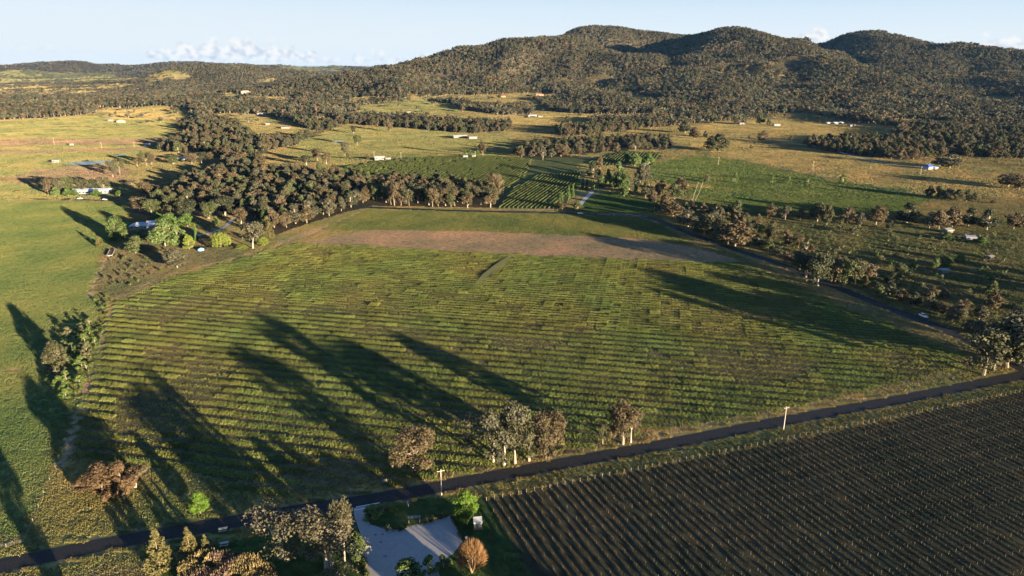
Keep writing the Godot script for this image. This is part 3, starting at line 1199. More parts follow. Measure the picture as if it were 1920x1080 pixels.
func evening_sky() -> PanoramaSkyMaterial:
	var small := Image.create(288, 512, false, Image.FORMAT_RGB8)
	var stops := [[-90.0, Color8(120, 125, 120)], [-3.0, Color8(205, 214, 220)], [0.0, Color8(237, 244, 250)], [1.5, Color8(235, 244, 250)], [4.0, Color8(234, 245, 252)], [8.0, Color8(218, 236, 250)], [20.0, Color8(160, 195, 231)], [45.0, Color8(88, 132, 192)], [90.0, Color8(56, 92, 152)]]
	for j in 512:
		var e := 90.0 - (j + 0.5) / 512.0 * 180.0
		var c: Color = stops[0][1]
		for k in stops.size() - 1:
			if e >= stops[k][0]:
				c = stops[k][1].lerp(stops[k + 1][1], clampf((e - stops[k][0]) / (stops[k + 1][0] - stops[k][0]), 0, 1))
		for i in 288:
			# the air is a little clearer and bluer towards the right of the view
			var az := (i - 15.5) / 256.0 * 360.0
			var b := (0.5 + 0.5 * sin(deg_to_rad(az))) * smoothstep(0.5, 9.0, e) * (1.0 - smoothstep(30.0, 70.0, e))
			small.set_pixel(i, j, c.lerp(Color(c.r * 0.72, c.g * 0.86, c.b * 0.97), b))
	small.resize(4608, 2048, Image.INTERPOLATE_CUBIC)
	small = small.get_region(Rect2i(256, 0, 4096, 2048))
	# cumulus over the far horizon
	var f := FastNoiseLite.new()
	f.seed = 5; f.frequency = 0.05; f.fractal_octaves = 5
	var banks := [[-27.5, -14.4, 0.3, 2.5, 1.0], [-14.8, -5.0, 0.2, 1.25, 0.9], [-34.8, -32.0, 0.9, 1.6, 0.35], [21.2, 24.3, 1.6, 3.1, 1.0], [30.5, 36.5, 0.9, 2.2, 0.95]]
	for b in banks:
		for i in range(int((b[0] + 180.0) / 360.0 * 4096), int((b[1] + 180.0) / 360.0 * 4096)):
			for j in range(int((90.0 - 4.0) / 180.0 * 2048), int(90.0 / 180.0 * 2048)):
				var az := (i + 0.5) / 4096.0 * 360.0 - 180.0
				var e := 90.0 - (j + 0.5) / 2048.0 * 180.0
				var u := inverse_lerp(b[0], b[1], az)
				var env_ := sqrt(clampf(sin(PI * u), 0, 1))
				var bump := 0.5 + 0.5 * f.get_noise_2d(az * 22.0, 3.0)
				var top: float = lerpf(b[2], b[3], env_ * (0.35 + 0.65 * bump))
				var n := f.get_noise_2d(i * 1.0, j * 1.5)
				var dens: float = clampf((top + n * 0.7 - e) * 4.5, 0, 1) * smoothstep(b[2] - 0.2, b[2] + 0.35, e + n * 0.2) * b[4]
				if dens <= 0.0: continue
				var n2 := f.get_noise_2d(i * 2.2 + 400.0, j * 3.0)
				var lit := clampf(0.7 + n2 * 1.1 + (e - b[2]) / (b[3] - b[2]) * 0.2, 0.0, 1.0)
				var col := Color8(196, 208, 226).lerp(Color8(255, 254, 252), lit)
				small.set_pixel((i + 2048) % 4096, j, small.get_pixel((i + 2048) % 4096, j).lerp(col, dens))
	var m := PanoramaSkyMaterial.new()
	m.panorama = ImageTexture.create_from_image(small)
	m.energy_multiplier = 1.0 / EXPOSURE
	return m

var field_px := [560, 457, 700, 464, 970, 479, 1290, 491, 1385, 494, 1480, 530, 1570, 573, 1690, 622, 1800, 665, 1790, 690, 1700, 712, 1500, 758, 1300, 796, 1210, 808, 1050, 842, 830, 888, 700, 905, 560, 925, 440, 905, 300, 868, 140, 852, 160, 770, 195, 660, 218, 585, 232, 562, 330, 517, 440, 492, 520, 466]
var yard_px := [663, 946, 712, 940, 698, 950, 683, 966, 695, 983, 723, 993, 741, 993, 770, 985, 800, 980, 815, 975, 847, 966, 867, 1015, 850, 1038, 818, 1058, 830, 1100, 760, 1110, 690, 1100, 678, 1042, 678, 1007, 664, 967]
var road_near := [-260, 1118, 0, 1061, 250, 1011, 400, 985, 560, 957, 700, 936, 828, 912, 960, 887, 1280, 827, 1470, 789, 1700, 747, 1920, 703, 2150, 660]
var road_far := [-200, 371, 0, 372, 120, 373, 240, 377, 330, 381, 450, 388, 560, 385, 690, 389, 850, 395, 1000, 398, 1120, 402, 1200, 404, 1240, 416, 1300, 440, 1380, 468, 1470, 498, 1560, 535, 1660, 575, 1760, 613, 1850, 655, 1935, 700]

func build_setting() -> void:
	maps.append(Map.new(Rect2(-560, -740, 1120, 640), 1792, 1024, DRY))
	maps.append(Map.new(Rect2(-1900, -2800, 3900, 2100), 1500, 800, DRY))
	maps.append(Map.new(Rect2(-6500, -10000, 11000, 7200), 1100, 720, LITTER))
	# woods
	for a in [[-60, 232, 60, 222, 175, 213, 190, 201, 330, 201, 420, 197, 420, 183, 300, 180, 100, 188, -60, 195],
			[-60, 193, 180, 168, 340, 160, 560, 150, 700, 165, 640, 195, 560, 200, 500, 196, 420, 200, 330, 198, 190, 196, -60, 205],
			[360, 222, 345, 205, 420, 198, 560, 196, 640, 205, 640, 216, 560, 212, 500, 216, 440, 212, 400, 214, 380, 225],
			[340, 262, 370, 236, 410, 228, 450, 250, 480, 290, 440, 320, 400, 290, 350, 282],
			[430, 325, 395, 265, 340, 240, 390, 214, 450, 235, 480, 262, 560, 262, 640, 240, 615, 255, 580, 270, 500, 282, 490, 322],
			[290, 283, 330, 265, 400, 263, 415, 283, 350, 288],
			[500, 218, 560, 215, 610, 225, 640, 240, 590, 245, 560, 235, 540, 225],
			[610, 217, 700, 221, 760, 222, 830, 228, 960, 232, 960, 244, 880, 250, 760, 240, 640, 233],
			[560, 205, 640, 198, 700, 190, 770, 184, 860, 190, 900, 200, 1000, 195, 1000, 214, 930, 215, 880, 208, 780, 198, 720, 200, 640, 212],
			[962, 290, 1010, 276, 1100, 266, 1262, 262, 1258, 280, 1160, 284, 1080, 290, 1040, 297, 970, 298],
			[1030, 208, 1120, 214, 1250, 212, 1330, 218, 1420, 210, 1500, 212, 1560, 220, 1640, 240, 1700, 252, 1780, 264, 1990, 245, 1990, 180, 1600, 178, 1400, 176, 1200, 178, 1000, 186],
			[1500, 272, 1560, 261, 1700, 264, 1760, 275, 1790, 290, 1700, 301, 1640, 299, 1560, 287],
			[1640, 245, 1990, 238, 1990, 300, 1800, 295, 1780, 270, 1700, 262],
			[1100, 224, 1180, 224, 1280, 219, 1400, 213, 1460, 218, 1300, 232, 1200, 240, 1110, 240],
			[1040, 245, 1100, 238, 1180, 236, 1200, 244, 1100, 252, 1050, 256]]:
		lay(a, LITTER)
	# paddocks
	lay([-60, 380, -60, 238, 60, 226, 190, 214, 300, 222, 330, 235, 320, 262, 260, 290, 230, 330, 240, 372], MEADOW)
	lay([-60, 262, 330, 258, 320, 270, -60, 276], STUBBLE)
	lay([-60, 284, 280, 276, 270, 282, -60, 292], STUBBLE)
	lay([60, 320, 200, 308, 250, 318, 230, 340, 60, 348, 0, 340], STUBBLE)
	lay([190, 206, 345, 203, 360, 216, 310, 226, 200, 222], GOLDEN)
	lay([560, 268, 640, 240, 760, 243, 900, 252, 960, 250, 975, 285, 940, 292, 830, 292, 700, 300, 620, 310, 560, 300], MEADOW)
	lay([660, 200, 720, 192, 790, 184, 850, 196, 880, 210, 760, 215, 690, 212], MEADOW)
	lay([890, 218, 1030, 214, 1120, 218, 1110, 226, 1040, 236, 900, 228], GOLDEN)
	lay([1260, 262, 1300, 235, 1460, 222, 1620, 232, 1690, 240, 1660, 258, 1560, 262, 1500, 270, 1420, 285, 1340, 285], GOLDEN)
	lay([1330, 288, 1500, 275, 1570, 288, 1700, 302, 1930, 318, 1960, 372, 1760, 368, 1640, 350, 1560, 334], GOLDEN)
	lay([1560, 203, 1610, 206, 1600, 212, 1560, 210], GOLDEN)
	lay([1660, 222, 1780, 226, 1780, 236, 1680, 234], GOLDEN)
	lay([1185, 176, 1240, 184, 1240, 192, 1180, 190], GOLDEN)
	lay([-60, 135, 0, 134, 67, 131, 143, 134, 213, 132, 300, 136, 360, 141, 300, 155, 100, 157, -60, 156], MEADOW)
	lay([-60, 160, 60, 158, 216, 156, 260, 160, 160, 178, 40, 182, -60, 186], GOLDEN)
	lay([228, 149, 270, 143, 300, 142, 360, 141, 364, 145, 310, 151, 280, 153, 240, 153], GOLDEN)
	lay([45, 162, 100, 157, 140, 163, 190, 156, 216, 158, 160, 175, 130, 181, 60, 174], GOLDEN)
	lay([-60, 176, 0, 172, 30, 178, 0, 184, -60, 186], GOLDEN)
	lay([33, 191, 60, 187, 98, 187, 90, 193, 45, 196], MEADOW)
	lay([462, 156, 490, 149, 522, 148, 516, 155, 480, 158], GOLDEN)
	lay([528, 126, 560, 124, 640, 124, 710, 126, 640, 133, 560, 134], MEADOW)
	lay([400, 176, 440, 172, 520, 178, 560, 186, 520, 192, 440, 188], GOLDEN)
	lay([1228, 305, 1330, 290, 1560, 338, 1640, 350, 1480, 352, 1300, 345, 1230, 340], CROP)
	lay([1310, 345, 1640, 350, 1760, 368, 1700, 395, 1500, 400, 1300, 392], CROP)
	lay([1090, 372, 1170, 355, 1240, 385, 1235, 402, 1090, 398], LAWN)
	lay([1270, 342, 1310, 345, 1295, 392, 1262, 392], GOLDEN)
	lay([620, 312, 720, 300, 830, 293, 930, 292, 1000, 297, 1080, 292, 1100, 305, 1090, 345, 1050, 392, 930, 392, 900, 345, 700, 325], MIDVINES)
	lay([1080, 300, 1165, 283, 1245, 286, 1225, 306, 1110, 312], MIDVINES)
	lay([1340, 400, 1500, 396, 1700, 400, 1990, 400, 1990, 655, 1850, 640, 1700, 585, 1560, 520, 1440, 475, 1380, 440], SCRUB)
	# the near ground
	lay([-80, 378, 240, 380, 240, 420, 200, 470, 180, 540, 200, 580, 170, 680, 120, 800, 100, 880, 40, 1005, -80, 1030], PASTURE)
	lay([240, 395, 330, 375, 400, 370, 470, 345, 600, 335, 700, 355, 930, 372, 935, 390, 700, 386, 640, 400, 560, 425, 520, 440, 470, 425, 430, 402, 300, 410], LITTER)
	lay([190, 470, 330, 445, 480, 470, 420, 490, 330, 510, 225, 560, 180, 545], REEDS)
	lay([560, 455, 700, 430, 900, 434, 1050, 439, 1200, 447, 1310, 465, 1400, 492, 1290, 491, 970, 479, 700, 464], PLOUGHED)
	lay([600, 432, 690, 393, 1000, 399, 1200, 407, 1240, 422, 1310, 462, 1200, 447, 900, 434, 700, 431], GREEN)
	lay([40, 1010, 100, 880, 140, 850, 300, 868, 560, 925, 830, 888, 1210, 808, 1500, 758, 1800, 690, 1960, 690, 1500, 790, 960, 892, 560, 962, 0, 1068, -60, 1060], VERGE)
	lay([890, 860, 1110, 822, 1230, 805, 1400, 790, 1700, 715, 1800, 690, 1770, 705, 1500, 772, 1230, 822, 900, 885, 700, 915, 700, 900], DRY)
	lay(field_px, WEEDS)
	lay([0, 1078, 560, 970, 830, 925, 1470, 800, 1990, 700, 1990, 725, 1500, 818, 913, 935, 850, 960, 600, 990, 0, 1100], VERGE)
	lay([913, 936, 1490, 826, 1990, 720, 1990, 1300, 960, 1300, 985, 1060], VINES)
	lay([560, 980, 690, 950, 840, 930, 912, 935, 990, 1062, 1080, 1300, 400, 1300, 300, 1060], LAWN)
	lay_strip([104, 860, 124, 800, 147, 745, 165, 690, 186, 630, 203, 584], 7.0, GREEN)
	lay_strip([118, 880, 135, 820, 158, 752, 178, 690, 198, 630, 214, 580, 235, 556, 330, 512, 440, 488, 520, 462, 600, 430, 660, 405, 690, 391], 3.0, TRACK)
	lay_strip([170, 560, 178, 530, 195, 500, 205, 480], 3.0, TRACK)
	lay_strip([520, 455, 560, 445, 600, 430], 9.0, TRACK)
	lay_strip([-10, 696, 60, 690, 170, 668], 1.2, TRACK)
	lay_strip([1220, 815, 1400, 783, 1560, 752, 1700, 724, 1790, 700], 4.0, GOLDEN)
	lay_strip([1255, 425, 1330, 455, 1420, 490, 1540, 540, 1650, 590], 4.0, GOLDEN)

	lay(yard_px, TAR)
	lay_strip([365, 442, 400, 436, 425, 424, 436, 412, 455, 402, 490, 398], 3.6, TAR)
	lay_strip([1083, 392, 1092, 378, 1108, 362, 1112, 356], 4.5, TAR)
	for m in maps:
		m.lay(strip_poly(road_near, 6.4), TAR)
		m.lay(strip_poly(road_far, 7.2), TAR)
	var near := terrain(axis(-2600, [[2600, 400]]), axis(400, [[-700, 110]]), maps[0].box, 0.0)
	sheet("ground", near, painted(maps[0], 1.0))
	var mid := terrain(axis(-2600, [[-1500, 60], [1700, 22], [2600, 60]]), axis(-700, [[-1500, 16], [-2700, 26]]), maps[1].box)
	sheet("valley_ground", mid, painted(maps[1], 0.35))
	var far := terrain(axis(-9000, [[-2600, 240], [-1400, 60], [3200, 36], [5000, 90], [9000, 300]]), axis(-2700, [[-5200, 36], [-9500, 110], [-18000, 700]]), maps[2].box)
	sheet("hills", far, painted(maps[2], 0.06))

	# roads and drives
	var tar := grain("asphalt", Color(0.02, 0.02, 0.022), Color(0.034, 0.033, 0.034), 0.12, 0.85, 0.03)
	sheet("road", ribbon(ground_poly(road_near), 5.6, 0.05, 6.0), tar)
	sheet("road", ribbon(ground_poly(road_far), 7.0, 0.045, 6.0), tar)
	var gravel := grain("gravel", Color(0.33, 0.3, 0.285), Color(0.36, 0.335, 0.315), 0.12, 0.95, 0.02)
	sheet("car_park", plate(ground_poly(yard_px), 0.035), gravel)
	var mud := mat("mud", Color(0.13, 0.11, 0.1), 0.9)
	for q in [[704, 1003, 6], [717, 1002, 6], [714, 1017, 7], [722, 1043, 9], [770, 1046, 7]]:
		sheet("mud_patch", plate(ground_poly([q[0] - q[2] * 0.5, q[1], q[0] - q[2] * 0.2, q[1] - 1.4, q[0] + q[2] * 0.3, q[1] - 1.2, q[0] + q[2] * 0.5, q[1] + 0.3, q[0] + q[2] * 0.1, q[1] + 1.5]), 0.045), mud)
	var pale := grain("pale_gravel", Color(0.38, 0.34, 0.3), Color(0.5, 0.46, 0.4), 0.1, 0.95, 0.05)
	sheet("driveway", ribbon(ground_poly([1083, 392, 1092, 378, 1108, 362, 1112, 356]), 4.5, 0.06), pale)
	sheet("driveway", ribbon(ground_poly([365, 442, 400, 436, 425, 424, 436, 412, 455, 402, 490, 398]), 3.6, 0.05), pale)
	sheet("driveway", ribbon(ground_poly([1370, 262, 1440, 264, 1540, 277, 1590, 290, 1640, 303, 1690, 311, 1740, 314]), 5.5, 0.25, 6.0), pale)
	sheet("driveway", ribbon(ground_poly([-20, 389, 15, 384, 40, 377]), 4.0, 0.06), pale)
	sheet("driveway", ribbon(ground_poly([850, 258, 930, 256, 1000, 248, 1060, 245]), 5.0, 0.3, 6.0), pale)
	var line := mat("road_paint", Color(0.7, 0.7, 0.68), 0.7)
	sheet("road_marking", ribbon(ground_poly([668, 951, 690, 947, 712, 943]), 0.35, 0.075), line)
	sheet("road_marking", ribbon(ground_poly([664, 957, 680, 954, 696, 951]), 0.3, 0.075), line)
	sheet("road_marking", ribbon(ground_poly([1120, 402, 1170, 402, 1215, 406]), 0.4, 0.07), line)
	# ponds
	var water := mat("water", Color(0.03, 0.05, 0.06), 0.06)
	water.metallic_specular = 0.6
	for a in [[119, 307.5, 150, 303.5, 205, 301, 212, 302.5, 190, 306.5, 160, 309.5, 135, 309.5], [214, 291.5, 236, 290, 238, 291.2, 216, 293], [254, 291, 262, 290, 262, 291.5, 255, 292.3], [618, 266, 640, 263.5, 646, 265, 630, 267.2], [490, 348, 512, 357, 520, 366, 505, 366, 495, 356]]:
		sheet("pond", plate(ground_poly(a), 0.35), water)
	# low bank added for its shade in place of a ditch, steep one side
	var bank := Shape.new()
	var crest := ground_poly([962, 480, 948, 487, 928, 502, 908, 518, 884, 540])
	for i in crest.size() - 1:
		var ends := []
		for k in 2:
			var q := crest[i + k]
			var f := 0.15 if i + k == 0 or i + k == crest.size() - 1 else 1.0
			ends.append([Vector3(q.x - 2.2, 0.01, q.y - 1.4), Vector3(q.x, 0.02 + 0.8 * f, q.y), Vector3(q.x + 3.4, 0.01, q.y + 2.0)])
		for k in 2:
			bank.tri(ends[0][k], ends[1][k], ends[1][k + 1], Vector3(0, 0.97, 0.05))
			bank.tri(ends[0][k], ends[1][k + 1], ends[0][k + 1], Vector3(0, 0.97, 0.05))
	sheet("ditch_shade_bank", bank.mesh(), grain("bank_soil", Color(0.12, 0.12, 0.04), Color(0.2, 0.18, 0.07), 0.3, 1.0, 0.05))
	grow_weeds(Geometry2D.offset_polygon(ground_poly(field_px), 1.8)[0])

func mid_vineyards() -> void:
	var d := Vector2(0.28, -0.96).normalized()
	far_vineyard([640, 314, 720, 301, 830, 294, 930, 293, 1000, 300, 985, 332, 945, 358, 905, 352, 700, 328], d, 3.9, "%s leafy vine row on the rise, counted from the homestead wood", "vine rows on the rise")
	far_vineyard([936, 390, 1040, 392, 1080, 350, 1094, 322, 1010, 328, 965, 352], d, 3.9, "%s leafy vine row by the poplars, counted from the roadside gums", "vine rows by the poplars")
	far_vineyard([1100, 306, 1165, 285, 1240, 288, 1225, 304, 1130, 312], d, 4.2, "%s leafy vine row below the gum plantation, counted from its near corner", "vine rows below the plantation")

func gums(kind: String, label: String, group: String, list: Array) -> void:
	for t in list: tree(kind, t[0], t[1], t[2], t[3], label, group)

func plant_near() -> void:
	tree("white_limbed_gum", 775, 884, 800, 100, "gum with a pale forked trunk standing alone beside the road")
	tree("white_limbed_gum", 925, 868, 770, 92, "gum at the field end of the roadside clump")
	tree("white_limbed_gum", 945, 873, 760, 90, "tallest gum of the roadside clump facing the dark vineyard")
	tree("white_limbed_gum", 966, 870, 785, 74, "middle gum crowded in the roadside clump")
	tree("white_limbed_gum", 992, 864, 785, 72, "leaning gum in the roadside clump beside the separate one")
	tree("white_limbed_gum", 1025, 858, 774, 88, "gum standing a little apart at the end of the roadside clump")
	tree("white_limbed_gum", 1168, 833, 754, 74, "gum with white forking trunk at the edge of the field")
	tree("white_limbed_gum", 1183, 830, 765, 44, "slender gum leaning against the white-trunked gum by the field")
	tree("white_limbed_gum", 1130, 833, 788, 26, "thin sparse gum sapling beside the white-trunked gum")
	tree("red_gum", 199, 940, 862, 78, "rust-brown dense tree in the corner clump by the fence", "rust-brown corner trees", "rust_tree")
	tree("red_gum", 233, 937, 860, 62, "rust-brown dense tree in the corner clump by the fence", "rust-brown corner trees", "rust_tree")
	tree("open_gum", 255, 914, 868, 58, "small rust-coloured gum with white branches beside the corner clump")
	tree("red_gum", 155, 922, 894, 38, "low rust-brown bush at the fence corner", "", "rust_tree")
	tree("bright", 376, 963, 920, 40, "small bright green tree standing alone on the grass verge", "", "green_tree")
	tree("conifer", 301, 1070, 985, 56, "largest olive conifer beside the near road", "", "conifer")
	tree("conifer", 357, 1036, 984, 36, "middle-sized olive conifer beside the near road", "", "conifer")
	tree("conifer", 387, 1033, 1000, 20, "little olive conifer beside the near road", "", "conifer")
	tree("pale_gum", 528, 1047, 946, 118, "spreading old gum with white limbs near the golden reeds")
	tree("pale_gum", 620, 1066, 960, 140, "broad sparse gum with bare white limbs beside the car park")
	tree("pale_gum", 646, 1052, 930, 46, "tall narrow gum at the car park entrance")
	tree("leafy", 671, 1052, 997, 34, "upright green tree at the edge of the car park", "", "green_tree")
	tree("bright", 873, 976, 918, 56, "vivid green tree beside the little white shed", "", "green_tree")
	tree("twiggy", 885, 1074, 1010, 68, "leafless orange twiggy round tree by the car park", "", "bare_tree")
	tree("leafy", 766, 1100, 1048, 62, "olive green round bush at the bottom of the car park", "", "bush", "bush")
	tree("shrub", 806, 1078, 1042, 36, "dark bush next to the olive round bush", "", "bush", "bush")
	tree("shrub", 832, 1064, 1038, 30, "small olive bush beside the orange twiggy tree", "", "bush", "bush")
	tree("shrub", 700, 972, 948, 42, "low bush on the end of the lawn island", "", "bush", "bush")
	tree("shrub", 718, 960, 944, 36, "dark low bush behind the lawn island's end", "", "bush", "bush")
	tree("shrub", 727, 995, 982, 14, "clipped small bush at the gravel corner", "", "bush", "bush")
	tree("shrub", 620, 1095, 1068, 60, "olive bush under the broad sparse gum", "", "bush", "bush")
	# trees below the picture that shade the car park and the near verge
	for t in [[-34, -118, 15, 12], [-20, -112, 17, 13], [-4, -116, 14, 11], [10, -108, 16, 12], [24, -112, 13, 10], [38, -104, 14, 11], [-93, -116, 16, 7]]:
		tree_at("bush_gum", Vector3(t[0], 0, t[1]), t[2], t[3], "gum in the windbreak below the car park", "windbreak below the car park")
	# the corner where the two roads meet
	gums("gum", "tall brown gum at the corner where the roads meet", "gums at the road corner", [[1843, 703, 618, 104], [1862, 696, 625, 84], [1888, 690, 604, 100], [1915, 686, 592, 104], [1868, 664, 602, 84], [1940, 655, 578, 90], [1975, 650, 578, 84]])
	gums("bush_gum", "bushy gum filling the corner where the roads meet", "bushy gums at the road corner", [[1866, 684, 615, 70], [1895, 676, 590, 76], [1925, 690, 600, 80]])
	gums("bush_gum", "gum in the wood beyond the road corner", "wood beyond the road corner", [[2000, 600, 545, 50], [1955, 570, 525, 40], [2020, 565, 515, 50], [2090, 570, 515, 50], [1990, 540, 500, 44], [2050, 535, 490, 44]])
	gums("bush_gum", "low dark gum along the shaded side of the sealed road", "low gums beside the sealed road", [[1650, 560, 532, 26], [1668, 552, 528, 28], [1690, 566, 540, 26], [1712, 572, 546, 26], [1760, 590, 562, 26], [1785, 604, 572, 30], [1815, 622, 598, 26], [1745, 560, 535, 26], [1805, 585, 558, 26], [1835, 600, 570, 28], [1480, 492, 468, 28], [1460, 482, 460, 26], [1440, 470, 448, 26], [1420, 462, 438, 30]])
	# along the sealed road on the right
	gums("gum", "gum in the clump over the bend of the sealed road", "gums over the road bend", [[1532, 536, 474, 62], [1512, 520, 476, 50], [1562, 528, 480, 50], [1583, 534, 484, 48], [1602, 534, 486, 52], [1626, 528, 492, 44], [1500, 505, 470, 50]])
	gums("bush_gum", "dense brown gum crowding the junction of the sealed road", "gums at the junction", [[1378, 462, 412, 66], [1350, 450, 405, 60], [1320, 440, 400, 56], [1290, 425, 392, 50], [1400, 450, 415, 44], [1262, 405, 378, 44], [1250, 392, 360, 34], [1265, 375, 345, 36], [1275, 360, 332, 34], [1228, 400, 376, 22], [1335, 425, 396, 40]])
	rng.seed = 76
	grove("bush_gum", [1265, 398, 1330, 406, 1420, 438, 1520, 488, 1640, 544, 1640, 530, 1500, 466, 1400, 418, 1300, 394], 8.5, 7, 13, "dense brown gum in the belt behind the sealed road", "gums behind the sealed road")
	for t in [[1623, 540, 518, 16], [1642, 548, 532, 8]]:
		tree("conifer", t[0], t[1], t[2], t[3], "small green conifer at the foot of the road bend gums", "conifers at the road bend", "conifer")
	tree("lime", 1427, 437, 420, 18, "round lime green bush standing in the scrub", "", "green_tree")
	# trees along the far edge of the scrub
	var edge := "young gum in the line between the scrub and the green crop"
	gums("bush_gum", edge, "gums along the scrub edge", [[1320, 405, 385, 22], [1342, 402, 380, 24], [1380, 402, 374, 24], [1388, 414, 394, 18], [1365, 400, 384, 18], [1446, 410, 380, 26], [1472, 412, 385, 24], [1422, 415, 400, 12], [1500, 412, 388, 20], [1532, 416, 378, 40], [1550, 422, 382, 24], [1588, 418, 388, 34], [1575, 432, 408, 16], [1612, 425, 398, 20], [1642, 422, 383, 40], [1700, 418, 378, 44], [1760, 430, 392, 38], [1742, 428, 396, 28], [1785, 426, 386, 40], [1815, 424, 388, 34], [1850, 432, 390, 40], [1900, 430, 395, 38], [1600, 440, 422, 16], [1668, 430, 412, 18]])
	gums("bush_gum", "dark gum in the short windbreak across the crop", "windbreak across the crop", [[1742, 370, 348, 20], [1762, 372, 348, 22], [1778, 376, 352, 22], [1795, 378, 354, 22], [1812, 378, 356, 20], [1825, 378, 360, 14]])
	for t in [[1325, 342, 325, 16], [1377, 343, 324, 14], [1448, 343, 328, 10], [1478, 344, 329, 14], [1514, 345, 331, 12], [1580, 345, 325, 18]]:
		tree("shrub", t[0], t[1], t[2], t[3], "olive tree in the spaced line through the green crop", "spaced trees in the crop", "crop_tree")
	rng.seed = 77
	grove("shrub", [1400, 425, 1560, 425, 1700, 440, 1930, 440, 1930, 620, 1800, 610, 1640, 545, 1500, 480], 8.5, 1.2, 3.6, "low olive shrub in the scrub beyond the sealed road", "shrubs in the scrub", "shrub", 1.1, "shrub")
	gums("bush_gum", "dark small gum in the scrub", "small gums in the scrub", [[1740, 585, 545, 26], [1860, 580, 545, 30], [1855, 560, 525, 26], [1690, 520, 492, 34], [1670, 532, 508, 26], [1830, 640, 596, 40], [1800, 600, 570, 24], [1770, 560, 540, 20]])
	for t in [[1752, 502, 485, 18], [1775, 500, 480, 22], [1800, 492, 476, 20], [1714, 502, 484, 16], [1855, 525, 508, 16], [1775, 450, 434, 24], [1840, 458, 444, 30]]:
		tree("leafy", t[0], t[1], t[2], t[3], "fresh green tree near the huts in the scrub", "green trees near the huts", "green_tree")
	# creek on the left
	rng.seed = 78
	grove("shrub", [75, 690, 130, 625, 170, 600, 185, 640, 160, 720, 130, 760, 110, 740], 6.0, 2.5, 5.5, "leafy green bush thicket along the creek by the farm track", "creek bushes", "creek_bush", 1.15, "bush")
	tree("bush_gum", 108, 690, 636, 46, "tallest dark green tree leaning over the creek", "", "green_tree")
	grove("shrub", [175, 555, 215, 555, 200, 600, 175, 700, 140, 765, 125, 765, 160, 690, 190, 600], 3.6, 0.8, 1.9, "low green shrub on the creek bank beside the farm track", "creek bank shrubs", "shrub", 1.3, "shrub")
	grove("shrub", [185, 545, 190, 500, 230, 470, 330, 465, 330, 500, 240, 545], 8.0, 1.0, 2.2, "grey shrub in the swampy hollow below the homestead", "shrubs in the hollow", "shrub", 1.5, "shrub")

